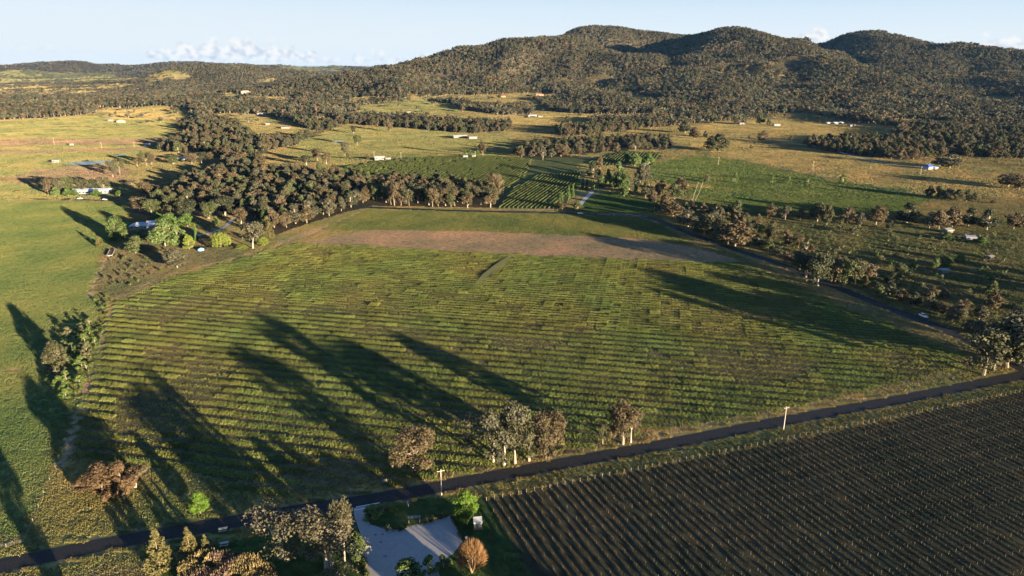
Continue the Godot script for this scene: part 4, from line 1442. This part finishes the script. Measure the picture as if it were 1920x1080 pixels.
func plant_mid() -> void:
	# homestead garden
	for t in [["leafy", 222, 452, 402, 38, "tall pale green tree at the paddock side of the homestead"], ["leafy", 310, 462, 412, 54, "broad deep green tree in front of the blue roof"], ["leafy", 335, 462, 420, 36, "rounded green tree beside the broad deep green one"], ["leafy", 352, 425, 398, 38, "bright green tree behind the homestead lawn"], ["leafy", 318, 430, 398, 50, "pale green spreading tree behind the blue roof"], ["lime", 355, 468, 438, 22, "lime green weeping tree at the pond edge"], ["leafy", 292, 412, 396, 26, "small green tree behind the homestead roof"], ["lime", 494, 460, 443, 22, "lime green bush under the garden gum"], ["lime", 452, 468, 458, 24, "low lime green bush by the field corner"], ["leafy", 405, 424, 405, 16, "small green tree beside the homestead drive"], ["leafy", 500, 424, 390, 22, "green poplar-like tree in the creek belt"], ["leafy", 268, 448, 428, 40, "soft green tree over the near end of the blue roof"]]:
		tree(t[0], t[1], t[2], t[3], t[4], t[5], "", "green_tree")
	tree("willow", 415, 464, 434, 38, "weeping lime green willow on the homestead lawn", "", "willow")
	tree("poplar", 369, 452, 418, 8, "thin dark poplar beside the homestead lawn", "", "poplar")
	tree("bush_gum", 255, 476, 440, 42, "brown round gum at the corner of the homestead garden")
	tree("bush_gum", 333, 503, 464, 46, "brown round gum at the edge of the swampy hollow")
	tree("gum", 474, 466, 414, 46, "large gum beside the track at the field corner")
	tree("conifer", 506, 447, 414, 22, "dark cypress beside the large gum at the field corner", "", "conifer")
	tree("conifer", 187, 462, 442, 18, "olive cypress at the paddock edge", "", "conifer")
	var belt := "brown olive gum in the dense belt along the creek and road"
	var group := "gums of the creek belt"
	gums("gum", belt, group, [[262, 398, 368, 36], [285, 402, 372, 34], [320, 402, 366, 40], [352, 408, 374, 40], [392, 410, 378, 36], [422, 404, 368, 40], [452, 420, 388, 34], [740, 385, 338, 30]])
	rng.seed = 79
	grove("bush_gum", [250, 392, 330, 374, 400, 368, 470, 352, 520, 350, 600, 345, 660, 350, 700, 366, 690, 382, 640, 396, 590, 416, 550, 424, 520, 430, 490, 415, 430, 396, 380, 392, 300, 396], 9.8, 10, 17, "brown olive gum in the dense wood between homestead and field track", "gums of the homestead wood", "gum_tree", 0.85)
	grove("gum", [690, 370, 930, 376, 932, 391, 780, 388, 690, 382], 10.0, 12, 18, "tall gum in the roadside strip below the vines", "gums of the roadside strip", "gum_tree", 0.75)
	grove("bush_gum", [330, 362, 345, 345, 430, 318, 490, 325, 560, 328, 650, 332, 700, 340, 900, 352, 915, 372, 700, 362, 600, 345, 470, 350, 400, 368], 11.5, 10, 16, "olive gum in the wood behind the roadside strip", "gums behind the roadside strip", "gum_tree", 0.85)
	gums("gum", "gum at the end of the belt overlooking the vines", "", [[928, 372, 322, 30]])
	gums("gum", "gum in the row in front of the long shed", "gums before the long shed", [[92, 366, 332, 24], [110, 364, 333, 22], [130, 362, 330, 24], [155, 362, 332, 24], [175, 358, 335, 20], [195, 358, 330, 24], [68, 336, 330, 14]])
	for t in [[128, 368, 352, 20], [142, 368, 354, 14], [182, 368, 354, 20], [224, 368, 356, 14], [105, 368, 350, 18]]:
		tree("leafy", t[0], t[1], t[2], t[3], "green garden tree beside the long shed", "garden trees by the long shed", "green_tree")
	gums("gum", "gum standing in the paddock near the pond", "paddock gums near the pond", [[212, 332, 300, 20], [225, 326, 295, 22], [275, 312, 284, 24], [285, 310, 284, 20], [258, 312, 294, 14], [325, 308, 290, 28], [360, 308, 286, 24], [378, 306, 284, 22], [395, 304, 284, 18], [247, 346, 338, 18], [280, 372, 340, 40]])
	gums("gum", "lone gum on the open paddock beyond the vines", "lone paddock gums", [[670, 272, 252, 16], [647, 292, 267, 16], [652, 298, 286, 8], [732, 247, 228, 14], [905, 290, 266, 18], [690, 302, 290, 8], [596, 302, 276, 26], [612, 308, 285, 20], [575, 310, 290, 20], [663, 250, 238, 12]])
	gums("bush_gum", "round lone tree on the golden paddock", "lone trees of the golden paddock", [[1348, 284, 250, 46], [1335, 284, 254, 36], [1429, 266, 244, 22], [1302, 260, 238, 26], [1285, 250, 224, 28], [1336, 230, 215, 16], [1378, 233, 218, 16], [1425, 234, 213, 18], [1441, 235, 222, 10], [1322, 258, 245, 10], [1408, 279, 272, 8], [1404, 262, 252, 6], [1484, 264, 253, 7], [1780, 316, 288, 46], [1762, 312, 286, 30], [1890, 350, 324, 44], [1910, 355, 326, 46], [1862, 382, 375, 14]])
	for t in [[872, 293, 281, 6], [882, 293, 280, 8], [896, 293, 280, 8]]:
		tree("leafy", t[0], t[1], t[2], t[3], "little green tree beside the shed on the vineyard crest", "trees on the vineyard crest", "green_tree")
	# the garden in the middle distance
	for t in [["leafy", 1160, 350, 302, 26], ["leafy", 1170, 368, 320, 24], ["leafy", 1150, 352, 330, 22], ["leafy", 1140, 345, 315, 14], ["leafy", 1128, 350, 328, 16], ["leafy", 1190, 312, 286, 26], ["leafy", 1215, 312, 286, 26], ["leafy", 1175, 306, 284, 16], ["leafy", 1192, 364, 344, 10], ["leafy", 1127, 352, 336, 14], ["lime", 1122, 328, 318, 12], ["lime", 1111, 356, 340, 10], ["lime", 1082, 352, 340, 8]]:
		tree(t[0], t[1], t[2], t[3], t[4], "leafy green tree in the garden across the road junction", "garden trees across the junction", "green_tree")
	for t in [[1092, 356, 334, 8], [1100, 356, 335, 7], [1050, 392, 357, 16], [1066, 374, 346, 8], [1074, 370, 344, 7]]:
		tree("poplar", t[0], t[1], t[2], t[3], "dark slender poplar by the drive across the junction", "poplars by the drive", "poplar")
	gums("bush_gum", "brown gum in the garden across the road junction", "gums across the junction", [[1112, 334, 306, 30], [1125, 318, 290, 16], [1200, 345, 305, 20], [1212, 342, 308, 20], [1192, 355, 322, 18], [1180, 356, 330, 20], [1210, 372, 338, 16], [1054, 393, 375, 18], [1084, 396, 376, 22], [1232, 368, 345, 20], [1240, 355, 338, 18], [1222, 384, 350, 20]])

func plant_forest() -> void:
	# woods of the valley floor and the forest of the hills
	rng.seed = 1234
	var lots := [[], [], [], [], []]
	var shades := [PackedColorArray(), PackedColorArray(), PackedColorArray(), PackedColorArray(), PackedColorArray()]
	var z := -720.0
	while z > -9000.0:
		var d := -z
		var gap := 11.0 if d < 1500.0 else (10.8 if d < 4800.0 else 24.0)
		var half := d * 0.79 + 40.0
		var x := -half
		while x < half:
			var px := x + rng.randf_range(-0.5, 0.5) * gap
			var pz := z + rng.randf_range(-0.5, 0.5) * gap
			x += gap
			var inside: bool = maps[1].box.has_point(Vector2(px, pz))
			var c: int = class_at(px, pz)
			var n := noise_a.get_noise_2d(px * 0.6 + 70.0, pz * 0.6)
			if inside and d < 2700.0:
				if c != LITTER:
					# scattered trees over the paddocks beyond
					if d < 1500.0 or rng.randf() > 0.012 + maxf(0.0, n) * 0.05 + (0.9 if height(px, pz) > 26.0 else 0.0): continue
			var y := height(px, pz)
			if not inside or d >= 2700.0:
				if c != LITTER and rng.randf() > 0.1 + maxf(0.0, n) * 0.7: continue
				if y < 12.0 and n < -0.1 and rng.randf() > 0.15: continue
			var steep := noise_b.get_noise_2d(px * 2.5, pz * 2.5)
			if rng.randf() < 0.06 + maxf(0.0, steep) * 0.4: continue
			var h := rng.randf_range(6.5, 16.5)
			var w := h * rng.randf_range(0.6, 1.15)
			if d >= 1500.0:
				h *= 1.1; w *= 1.15
			if d < 1500.0:
				tree_at("bush_gum", Vector3(px, y, pz), h, w, "brown gum in a wood on the valley floor", "gums of the valley woods")
			else:
				if px < -500.0 and d > 2700.0: h *= 0.75
				if d > 4800.0:
					h *= 1.05; w *= 1.7
				var which := rng.randi() % 5
				var q := rng.randf_range(0.7, 1.3) * (1.0 + 0.5 * n + 0.35 * steep)
				shades[which].append(Color(q * rng.randf_range(0.9, 1.15), q, q * rng.randf_range(0.9, 1.2)))
				lots[which].append(Transform3D(Basis(Vector3.UP, rng.randf() * TAU).scaled_local(Vector3(w, h, w)), Vector3(px, y - 0.2, pz)))
		z -= gap
	var o := thing("forest", Vector3.ZERO)
	tag(o, "grey brown eucalypt forest covering the hills and the distant plain", "forest", "", "stuff")
	var many := 0
	for i in 5:
		many += lots[i].size()
		scatter("trunk", protos.far[i][0], mat("bark", Color.WHITE, 0.9, true), lots[i], o)
		scatter("crown", protos.far[i][1], mat("foliage", Color.WHITE, 0.75, true), lots[i], o, shades[i])
	print("forest trees ", many, " others ", trees.size())

func build_objects() -> void:
	var white := Color(0.24, 0.232, 0.22)
	var cream := Color(0.26, 0.225, 0.175)
	var iron := Color(0.24, 0.26, 0.29)
	var dark := Color(0.12, 0.1, 0.1)
	var rust := Color(0.5, 0.15, 0.07)
	var blue := Color(0.05, 0.13, 0.42)
	# houses and sheds
	house(227, 230, 22, 12, 3.2, 3.0, 0.5, cream, Color(0.5, 0.42, 0.34), "cream farmhouse with a hipped roof on the ridge paddock")
	house(208, 227, 14, 9, 3, 1.4, 0.4, white, iron, "white shed beside the cream farmhouse", "shed", "shed")
	house(106, 304.5, 10, 6, 3, 0.8, 0.2, white, white, "small white shed standing near the pond", "shed", "shed")
	house(135, 272.5, 7, 5, 2.5, 0.8, 0.4, white, iron, "tiny hut alone in the striped paddock", "hut", "hut")
	house(172, 362, 42, 12, 3.2, 1.5, 0.12, iron, Color(0.45, 0.5, 0.58), "long low shed with a pale blue roof behind the gums", "shed", "shed")
	house(342, 300, 16, 9, 3, 1.5, 0.3, white, iron, "pale roofed house among the paddock gums")
	house(277, 274, 12, 8, 3, 1.2, 0.5, white, iron, "grey roofed shed behind the creek trees", "shed", "shed")
	house(468, 176, 70, 18, 9, 3.0, 0.3, cream, Color(0.5, 0.36, 0.28), "large pale two storey building in the far wood", "building", "large_building")
	house(398, 184, 22, 12, 4, 1.5, 0.3, white, iron, "white shed far off in the wood", "shed", "shed")
	house(505, 189, 50, 16, 4, 1.5, 0.4, iron, Color(0.45, 0.5, 0.55), "long grey roofed shed below the large pale building", "shed", "shed")
	house(490, 215, 24, 11, 3.5, 1.5, 0.2, white, white, "white roofed house at the edge of the creek wood")
	house(535, 241, 20, 10, 3, 2.2, 0.35, white, dark, "white house with a dark roof in the small green paddock")
	house(502, 234, 10, 8, 3, 1.4, 0.3, white, white, "small white shed beside the dark roofed house", "shed", "shed")
	house(702, 214, 30, 12, 3.5, 1.5, 0.4, white, white, "long white house behind the valley gums")
	house(737, 214, 22, 11, 3.5, 1.5, 0.3, white, cream, "white house with a cream roof behind the valley gums")
	house(766, 212, 18, 11, 3.5, 1.8, 0.3, white, white, "white house at the foot of the sloping paddock")
	house(712, 300, 15, 9, 4, 1.0, 0.15, white, Color(0.55, 0.57, 0.6), "larger white shed at the top of the vines", "shed", "shed")
	house(728, 300, 8, 6, 2.8, 0.8, 0.15, white, white, "smaller white shed at the top of the vines", "shed", "shed")
	house(862, 259, 30, 14, 4, 1.2, 0.3, white, Color(0.6, 0.62, 0.65), "white open shed at the end of the gravel track", "shed", "shed", true)
	house(886, 260, 18, 10, 3.5, 1.0, 0.3, white, white, "low white building beside the open shed", "shed", "shed")
	house(872, 296, 7, 5, 2.6, 1.0, 0.4, white, iron, "small grey roofed cabin on the vineyard crest", "cabin", "cabin")
	house(888, 295, 6, 4, 2.4, 0.8, 0.4, white, white, "tiny white cabin under the crest trees", "cabin", "cabin")
	house(997, 219, 28, 14, 4.5, 2.4, 0.3, white, white, "big white house standing on the golden flat")
	house(1012, 220, 14, 9, 3.2, 1.2, 0.3, cream, white, "low annexe beside the big white house", "shed", "shed")
	house(867, 177, 24, 12, 4, 2.2, 0.3, white, Color(0.5, 0.33, 0.25), "white house with a tan roof at the hill foot")
	house(941, 182, 30, 14, 4, 2.4, 0.3, Color(0.35, 0.2, 0.14), Color(0.3, 0.06, 0.04), "dark red roofed house at the hill foot")
	house(1011, 180, 38, 16, 5, 3.2, 0.35, cream, rust, "bright orange roofed house at the hill foot")
	house(1105, 232, 18, 10, 3.5, 2.2, 0.3, white, Color(0.15, 0.2, 0.35), "blue grey roofed house among the golden flat trees")
	house(1455, 236, 18, 9, 3.5, 1.0, 0.25, white, white, "white box shed beside the golden paddock trees", "shed", "shed")
	house(1390, 233, 16, 9, 3, 2.0, 0.25, white, iron, "pale house behind the round paddock tree")
	house(1570, 233, 30, 12, 3.5, 1.6, 0.3, white, Color(0.5, 0.5, 0.52), "long pale house on the far golden paddock")
	house(1596, 237, 16, 10, 3.2, 1.2, 0.3, white, dark, "dark roofed shed beside the long pale house", "shed", "shed")
	house(1552, 232, 14, 8, 3, 1.0, 0.3, white, white, "white shed at the end of the long pale house", "shed", "shed")
	house(1587, 201, 24, 12, 4, 1.6, 0.3, white, white, "white roofed shed in the hill foot wood", "shed", "shed")
	house(1603, 203, 16, 10, 4, 1.6, 0.3, white, white, "pale roofed house in the hill foot wood")
	house(1740, 317, 15, 10, 3.2, 2.6, 0.45, Color(0.3, 0.3, 0.3), blue, "bright blue roofed shed at the end of the drive", "shed", "shed")
	house(1751, 317, 8, 7, 2.6, 1.0, 0.45, Color(0.3, 0.3, 0.3), blue, "low blue lean-to beside the blue roofed shed", "shed", "shed")
	house(1905, 284, 18, 11, 3.5, 2.2, 0.3, white, iron, "pale roofed house among the far right gums")
	house(1880, 279, 10, 8, 3, 1.6, 0.3, white, white, "white shed among the far right gums", "shed", "shed")
	house(1795, 214, 20, 11, 4, 1.6, 0.3, white, white, "white roofed house in the wood below the right hill")
	house(1760, 264, 14, 8, 3, 1.4, 0.3, white, cream, "tan roofed shed by the small green paddock", "shed", "shed")
	house(1208, 318, 12, 9, 4.2, 1.2, 0.3, white, white, "tall white shed in the garden across the junction", "shed", "shed")
	house(1212, 307, 10, 6, 2.6, 0.8, 0.3, white, white, "low white hut behind the garden shed", "hut", "hut")
	house(1768, 511, 6, 4, 2.1, 0.6, 0.1, Color(0.2, 0.18, 0.16), Color(0.22, 0.23, 0.25), "low iron roofed hut in the scrub", "hut", "hut")
	house(1855, 486, 5, 3.5, 2.2, 0.5, 0.5, Color(0.15, 0.13, 0.11), Color(0.3, 0.22, 0.18), "pinkish roofed hut in the scrub", "hut", "hut")
	house(1775, 436, 8, 6, 2.4, 1.2, 0.4, Color(0.15, 0.14, 0.13), Color(0.2, 0.2, 0.2), "pale roofed hut among green trees in the scrub", "hut", "hut")
	house(1818, 449, 8, 6, 2.2, 1.0, -0.2, Color(0.15, 0.15, 0.16), Color(0.2, 0.22, 0.28), "dark blue roofed shed among green trees in the scrub", "shed", "shed")
	house(268, 428, 20, 10, 3, 2.0, 0.2, white, Color(0.3, 0.35, 0.42), "homestead wing with a blue grey iron roof behind green trees")
	house(288, 426, 10, 20, 3.4, 1.6, 0.05, white, Color(0.36, 0.42, 0.5), "second homestead wing with a paler blue grey roof", "house", "farmhouse")
	tank(1765, 521, 1.1, 1.8, Color(0.25, 0.22, 0.15), "squat cream water tank in the scrub")
	tank(377, 470, 2.2, 1.4, Color(0.2, 0.42, 0.75), "low light blue water tank beside the homestead hedge")
	# vehicles
	car(1731, 594, Vector2(1780, 617), Color(0.75, 0.76, 0.78), "white car driving down the sealed road in deep shade")
	car(1088, 401, Vector2(1040, 399), Color(0.75, 0.74, 0.7), "white car on the sealed road near the poplars")
	car(150, 373, Vector2(100, 373), Color(0.75, 0.74, 0.7), "white car on the road before the long shed, in sunlight")
	car(197, 375, Vector2(260, 377), Color(0.6, 0.64, 0.7), "pale car on the shaded road near the creek belt")
	# poles
	power_pole(828, 928, tall(ground_at(828, 928), 880), 0.35, "tall power pole beside the near road and the car park lawn")
	power_pole(1469, 805, tall(ground_at(1469, 805), 761), 0.35, "tall power pole between the near road and the vineyard")
	for t in [[1347, 309, 295], [1524, 318, 302], [1726, 328, 312], [702, 300, 284], [752, 297, 286], [891, 296, 284], [1018, 300, 285], [102, 272, 258], [191, 279, 266], [252, 276, 268], [1160 + 1435 / 4.8, 262, 252]]:
		power_pole(t[0], t[1], maxf(tall(ground_at(t[0], t[1]), t[2]), 8.0), 0.6, "pale power pole standing in an open paddock of the valley")
	# signs
	sign_board(721, 905, 1.6, 0.9, 0.3, white, 0.3, "low white sign on the verge at the field corner")
	sign_board(658, 928, 0.8, 0.8, 1.4, white, 0.4, "white road sign opposite the car park entrance")
	sign_board(1366, 460, 2.0, 1.6, 1.4, white, 0.6, "square white sign beside the sealed road at the junction trees")
	sign_board(1314, 453, 1.2, 1.0, 0.9, cream, 0.6, "small cream sign on the shaded verge of the sealed road")
	sign_board(1151, 406, 1.2, 1.8, 1.0, white, 0.2, "upright white sign at the road junction")
	sign_board(766, 950, 0.8, 1.2, 0.9, Color(0.2, 0.1, 0.3), 0.2, "small purple sign on the lawn island")
	sign_board(1604, 549, 0.7, 0.9, 0.8, white, 0.6, "small white marker beside the road under the bend gums")
	car_park_things(white)
	# fences and hedges
	fence([-30, 1030, 12, 1026, 45, 1017, 62, 978, 82, 925, 104, 878], 5.0, 1.1, "post and wire fence along the ditch of the left paddock", Color(0.26, 0.22, 0.17))
	fence([1322, 289, 1400, 304, 1480, 321, 1560, 336, 1660, 356, 1760, 372], 5.0, 1.2, "dark long fence between the crop and the golden paddock", Color(0.12, 0.1, 0.08), 4, 0.05)
	fence([1310, 343, 1303, 362, 1293, 392], 4.0, 1.3, "pale railed fence down the edge of the lower crop", Color(0.4, 0.36, 0.26), 2, 0.03)
	fence([1318, 343, 1311, 362, 1302, 380], 4.0, 1.3, "second pale railed fence beside the lower crop", Color(0.4, 0.36, 0.26), 2, 0.03)
	fence([936, 392, 1000, 394, 1045, 395], 4.0, 1.2, "post fence at the foot of the vines along the sealed road")
	fence([1000, 302, 960, 298, 900, 294], 5.0, 1.3, "post fence along the crest of the vines", Color(0.55, 0.48, 0.38))
	hedge([741, 995, 755, 993, 768, 987], 1.3, 1.1, Color(0.06, 0.08, 0.025), "low dark hedge left of the white sign frame")
	hedge([790, 982, 810, 976, 838, 966], 1.6, 1.2, Color(0.085, 0.09, 0.03), "low olive hedge on the edge of the lawn island")
	hedge([848, 968, 858, 990, 868, 1012], 1.4, 1.3, Color(0.055, 0.075, 0.025), "long clipped hedge down the side of the car park")
	hedge([680, 1045, 683, 1062, 690, 1085], 1.2, 1.0, Color(0.07, 0.08, 0.03), "low hedge on the bush side of the gravel")
	hedge([385, 470, 400, 470, 420, 468, 440, 466], 3.0, 2.2, Color(0.08, 0.07, 0.04), "dark garden hedge between the homestead and the field")
	reed_bed()

func car_park_things(white: Color) -> void:
	var paint := mat("white_paint", white, 0.6)
	# the white frame with a wide board
	var o := thing("sign_frame", ground_at(777, 981), 0.12)
	tag(o, "white wide sign frame on two posts at the car park hedge", "sign")
	for x in [-1.5, 1.5]:
		var s := Shape.new()
		s.box(Vector3(x, 0.9, 0), Vector3(0.16, 2.0, 0.16))
		part("post", s.mesh(), paint, o)
	var b := Shape.new()
	b.box(Vector3(0, 2.1, 0), Vector3(3.5, 0.5, 0.5))
	var board := part("board", b.mesh(), paint, o)
	for x in [-1.1, 0.0, 1.1]:
		var q := Shape.new()
		q.tube(Vector3(x, 2.1, 0.25), Vector3(x, 2.1, 0.28), 0.16, 0.16, 12, true)
		q.tube(Vector3(x, 2.35, 0), Vector3(x, 2.38, 0), 0.16, 0.16, 12, true)
		part("dark_disc", q.mesh(), mat("black_paint", Color(0.02, 0.02, 0.02), 0.6), board)
	# little shed
	var at := ground_at(896, 988)
	o = thing("garden_shed", at, 0.15)
	tag(o, "little cream shed with a pale flat roof by the vines", "shed")
	var w := Shape.new()
	w.box(Vector3(0, 1.0, -0.05), Vector3(2.1, 2.1, 1.7))
	part("wall", w.mesh(), mat("cream_paint", Color(0.62, 0.55, 0.42), 0.8), o)
	var r := Shape.new()
	r.quad(Vector3(-1.2, 2.1, 1.1), Vector3(-1.2, 2.55, -1.1), Vector3(1.2, 2.55, -1.1), Vector3(1.2, 2.1, 1.1))
	r.quad(Vector3(1.2, 2.02, 1.1), Vector3(1.2, 2.47, -1.1), Vector3(-1.2, 2.47, -1.1), Vector3(-1.2, 2.02, 1.1))
	r.box(Vector3(0, 2.06, 1.1), Vector3(2.42, 0.1, 0.06))
	part("roof", r.mesh(), mat("pale_iron", Color(0.55, 0.55, 0.52), 0.5), o)
	var f := Shape.new()
	f.box(Vector3(0, 0.3, 1.15), Vector3(2.6, 0.12, 0.7))
	part("shelf", f.mesh(), mat("shelf_wood", Color(0.4, 0.18, 0.1), 0.8), o)
	var dr := Shape.new()
	dr.box(Vector3(-0.3, 0.95, 0.82), Vector3(0.8, 1.7, 0.06))
	part("door", dr.mesh(), mat("tan_door", Color(0.45, 0.28, 0.12), 0.7), o)
	for k in 5:
		var p := Shape.new()
		var x := -0.9 + k * 0.45
		p.tube(Vector3(x, 0.36, 1.2), Vector3(x, 0.62, 1.2), 0.1, 0.14, 8, true)
		tag(part(numbered("flower_pot"), p.mesh(), mat("terracotta", Color(0.5, 0.22, 0.08), 0.8), self, at, 0.15), "orange pot on the shelf of the little cream shed", "pot", "pots on the shed shelf")
	var pole := thing("flag_pole", ground_at(888, 977))
	tag(pole, "thin white pole behind the little cream shed", "pole")
	part("pole", stick(3.6, 0.07, Color(0.7, 0.68, 0.62)), mat("post_wood", Color.WHITE, 0.9, true), pole)
	part("base", stick(0.2, 0.2, Color(0.4, 0.4, 0.38)), mat("post_wood", Color.WHITE, 0.9, true), pole)
	# white pillar
	o = thing("pillar", ground_at(875, 1017))
	tag(o, "white square pillar with a cap at the hedge end", "pillar")
	var c := Shape.new()
	c.box(Vector3(0, 0.75, 0), Vector3(0.5, 1.7, 0.5))
	part("shaft", c.mesh(), paint, o)
	var cap := Shape.new()
	cap.box(Vector3(0, 1.68, 0), Vector3(0.75, 0.14, 0.75))
	cap.tube(Vector3(0, 1.75, 0), Vector3(0, 1.95, 0), 0.25, 0.05, 8, true)
	part("cap", cap.mesh(), paint, o)
	# stack of brush on the grass
	o = thing("brush_pile", ground_at(919, 1012))
	tag(o, "small reddish brown heap of brush on the grass", "brush pile")
	rng.seed = 66
	var h := leafy()
	clump(h, Vector3(0, 0.25, 0), Vector3(0.9, 0.35, 0.6), 160, 0.35, Color(0.13, 0.06, 0.04))
	part("twigs", h.mesh(), mat("foliage", Color.WHITE, 0.75, true), o)
	# picnic tables by the conifers
	for t in [[418, 995, 0.3], [421, 1022, 0.25]]:
		o = thing("picnic_table", ground_at(t[0], t[1]), t[2])
		tag(o, "weathered timber picnic table on the grass beside the near road", "table", "picnic tables")
		var timber := mat("grey_timber", Color(0.4, 0.36, 0.3), 0.85)
		for q in [[0.0, 0.75, 0.8, "table_top"], [0.75, 0.45, 0.28, "bench"], [-0.75, 0.45, 0.28, "bench"]]:
			var s := Shape.new()
			s.box(Vector3(0, q[1], q[0]), Vector3(2.2, 0.07, q[2]))
			part(q[3], s.mesh(), timber, o)
		for x in [-0.8, 0.8]:
			var s := Shape.new()
			s.box(Vector3(x, 0.4, 0), Vector3(0.1, 0.12, 1.6))
			s.tube(Vector3(x, -0.05, 0.6), Vector3(x, 0.72, 0.2), 0.06, 0.06, 4)
			s.tube(Vector3(x, -0.05, -0.6), Vector3(x, 0.72, -0.2), 0.06, 0.06, 4)
			part("leg", s.mesh(), timber, o)
	# timber jetty in the hollow
	var b0 := ground_at(203, 487)
	var b1 := ground_at(214, 464)
	o = thing("footbridge", (b0 + b1) * 0.5, -Vector2(b1.x - b0.x, b1.z - b0.z).angle())
	tag(o, "narrow pale timber footbridge in the hollow beside the paddock", "bridge")
	var dk := Shape.new()
	dk.box(Vector3(0, 0.8, 0), Vector3(16, 0.2, 3))
	part("deck", dk.mesh(), mat("dark_timber", Color(0.14, 0.1, 0.08), 0.9), o)
	for z in [-1.6, 1.6]:
		var s := Shape.new()
		s.box(Vector3(0, 1.0, z), Vector3(16.2, 0.5, 0.25))
		part("side_rail", s.mesh(), mat("pale_timber", Color(0.4, 0.35, 0.29), 0.85), o)
	for x in [-7.0, 0.0, 7.0]:
		var s := Shape.new()
		s.box(Vector3(x, 0.3, 0), Vector3(0.4, 0.9, 2.6))
		part("pier", s.mesh(), mat("pale_timber", Color(0.5, 0.44, 0.36), 0.85), o)

func reed_bed() -> void:
	var o := thing("reed_bed", Vector3.ZERO)
	tag(o, "tall golden and pinkish reeds beside the old white-limbed gums", "reeds", "", "stuff")
	rng.seed = 88
	var s := leafy()
	var poly := ground_poly([335, 1085, 345, 1058, 380, 1046, 430, 1042, 480, 1050, 515, 1070, 525, 1100, 340, 1110])
	var box := Rect2(poly[0], Vector2.ZERO)
	for q in poly: box = box.expand(q)
	for i in 16000:
		var q := box.position + Vector2(rng.randf(), rng.randf()) * box.size
		if not Geometry2D.is_point_in_polygon(q, poly): continue
		var across := q.dot(Vector2(0.3, 0.95))
		if noise_a.get_noise_2d(q.x * 16.0, across * 40.0) < -0.12: continue
		var h := rng.randf_range(1.0, 2.3) * (1.0 + 0.5 * noise_a.get_noise_2d(q.x * 14.0, q.y * 14.0))
		var a := rng.randf() * TAU
		var d := Vector3(cos(a), 0, sin(a)) * 0.05
		var k := rng.randf_range(0.75, 1.2)
		var pink := noise_a.get_noise_2d(q.x * 8.0, q.y * 8.0) > 0.0
		s.tint = Color(0.2 * k, 0.14 * k, 0.1 * k) if pink else Color(0.26 * k, 0.2 * k, 0.09 * k)
		var p := Vector3(q.x, 0, q.y)
		var lean := Vector3(rng.randf_range(-0.4, 0.4), h, rng.randf_range(-0.4, 0.4))
		s.tri(p - d, p + d, p + lean)
		s.tri(p + lean * 0.75 - d * 3.0, p + lean * 0.8 + d * 3.0, p + lean * 1.12)
	part("reeds", s.mesh(), mat("grass", Color.WHITE, 0.9, true), o)
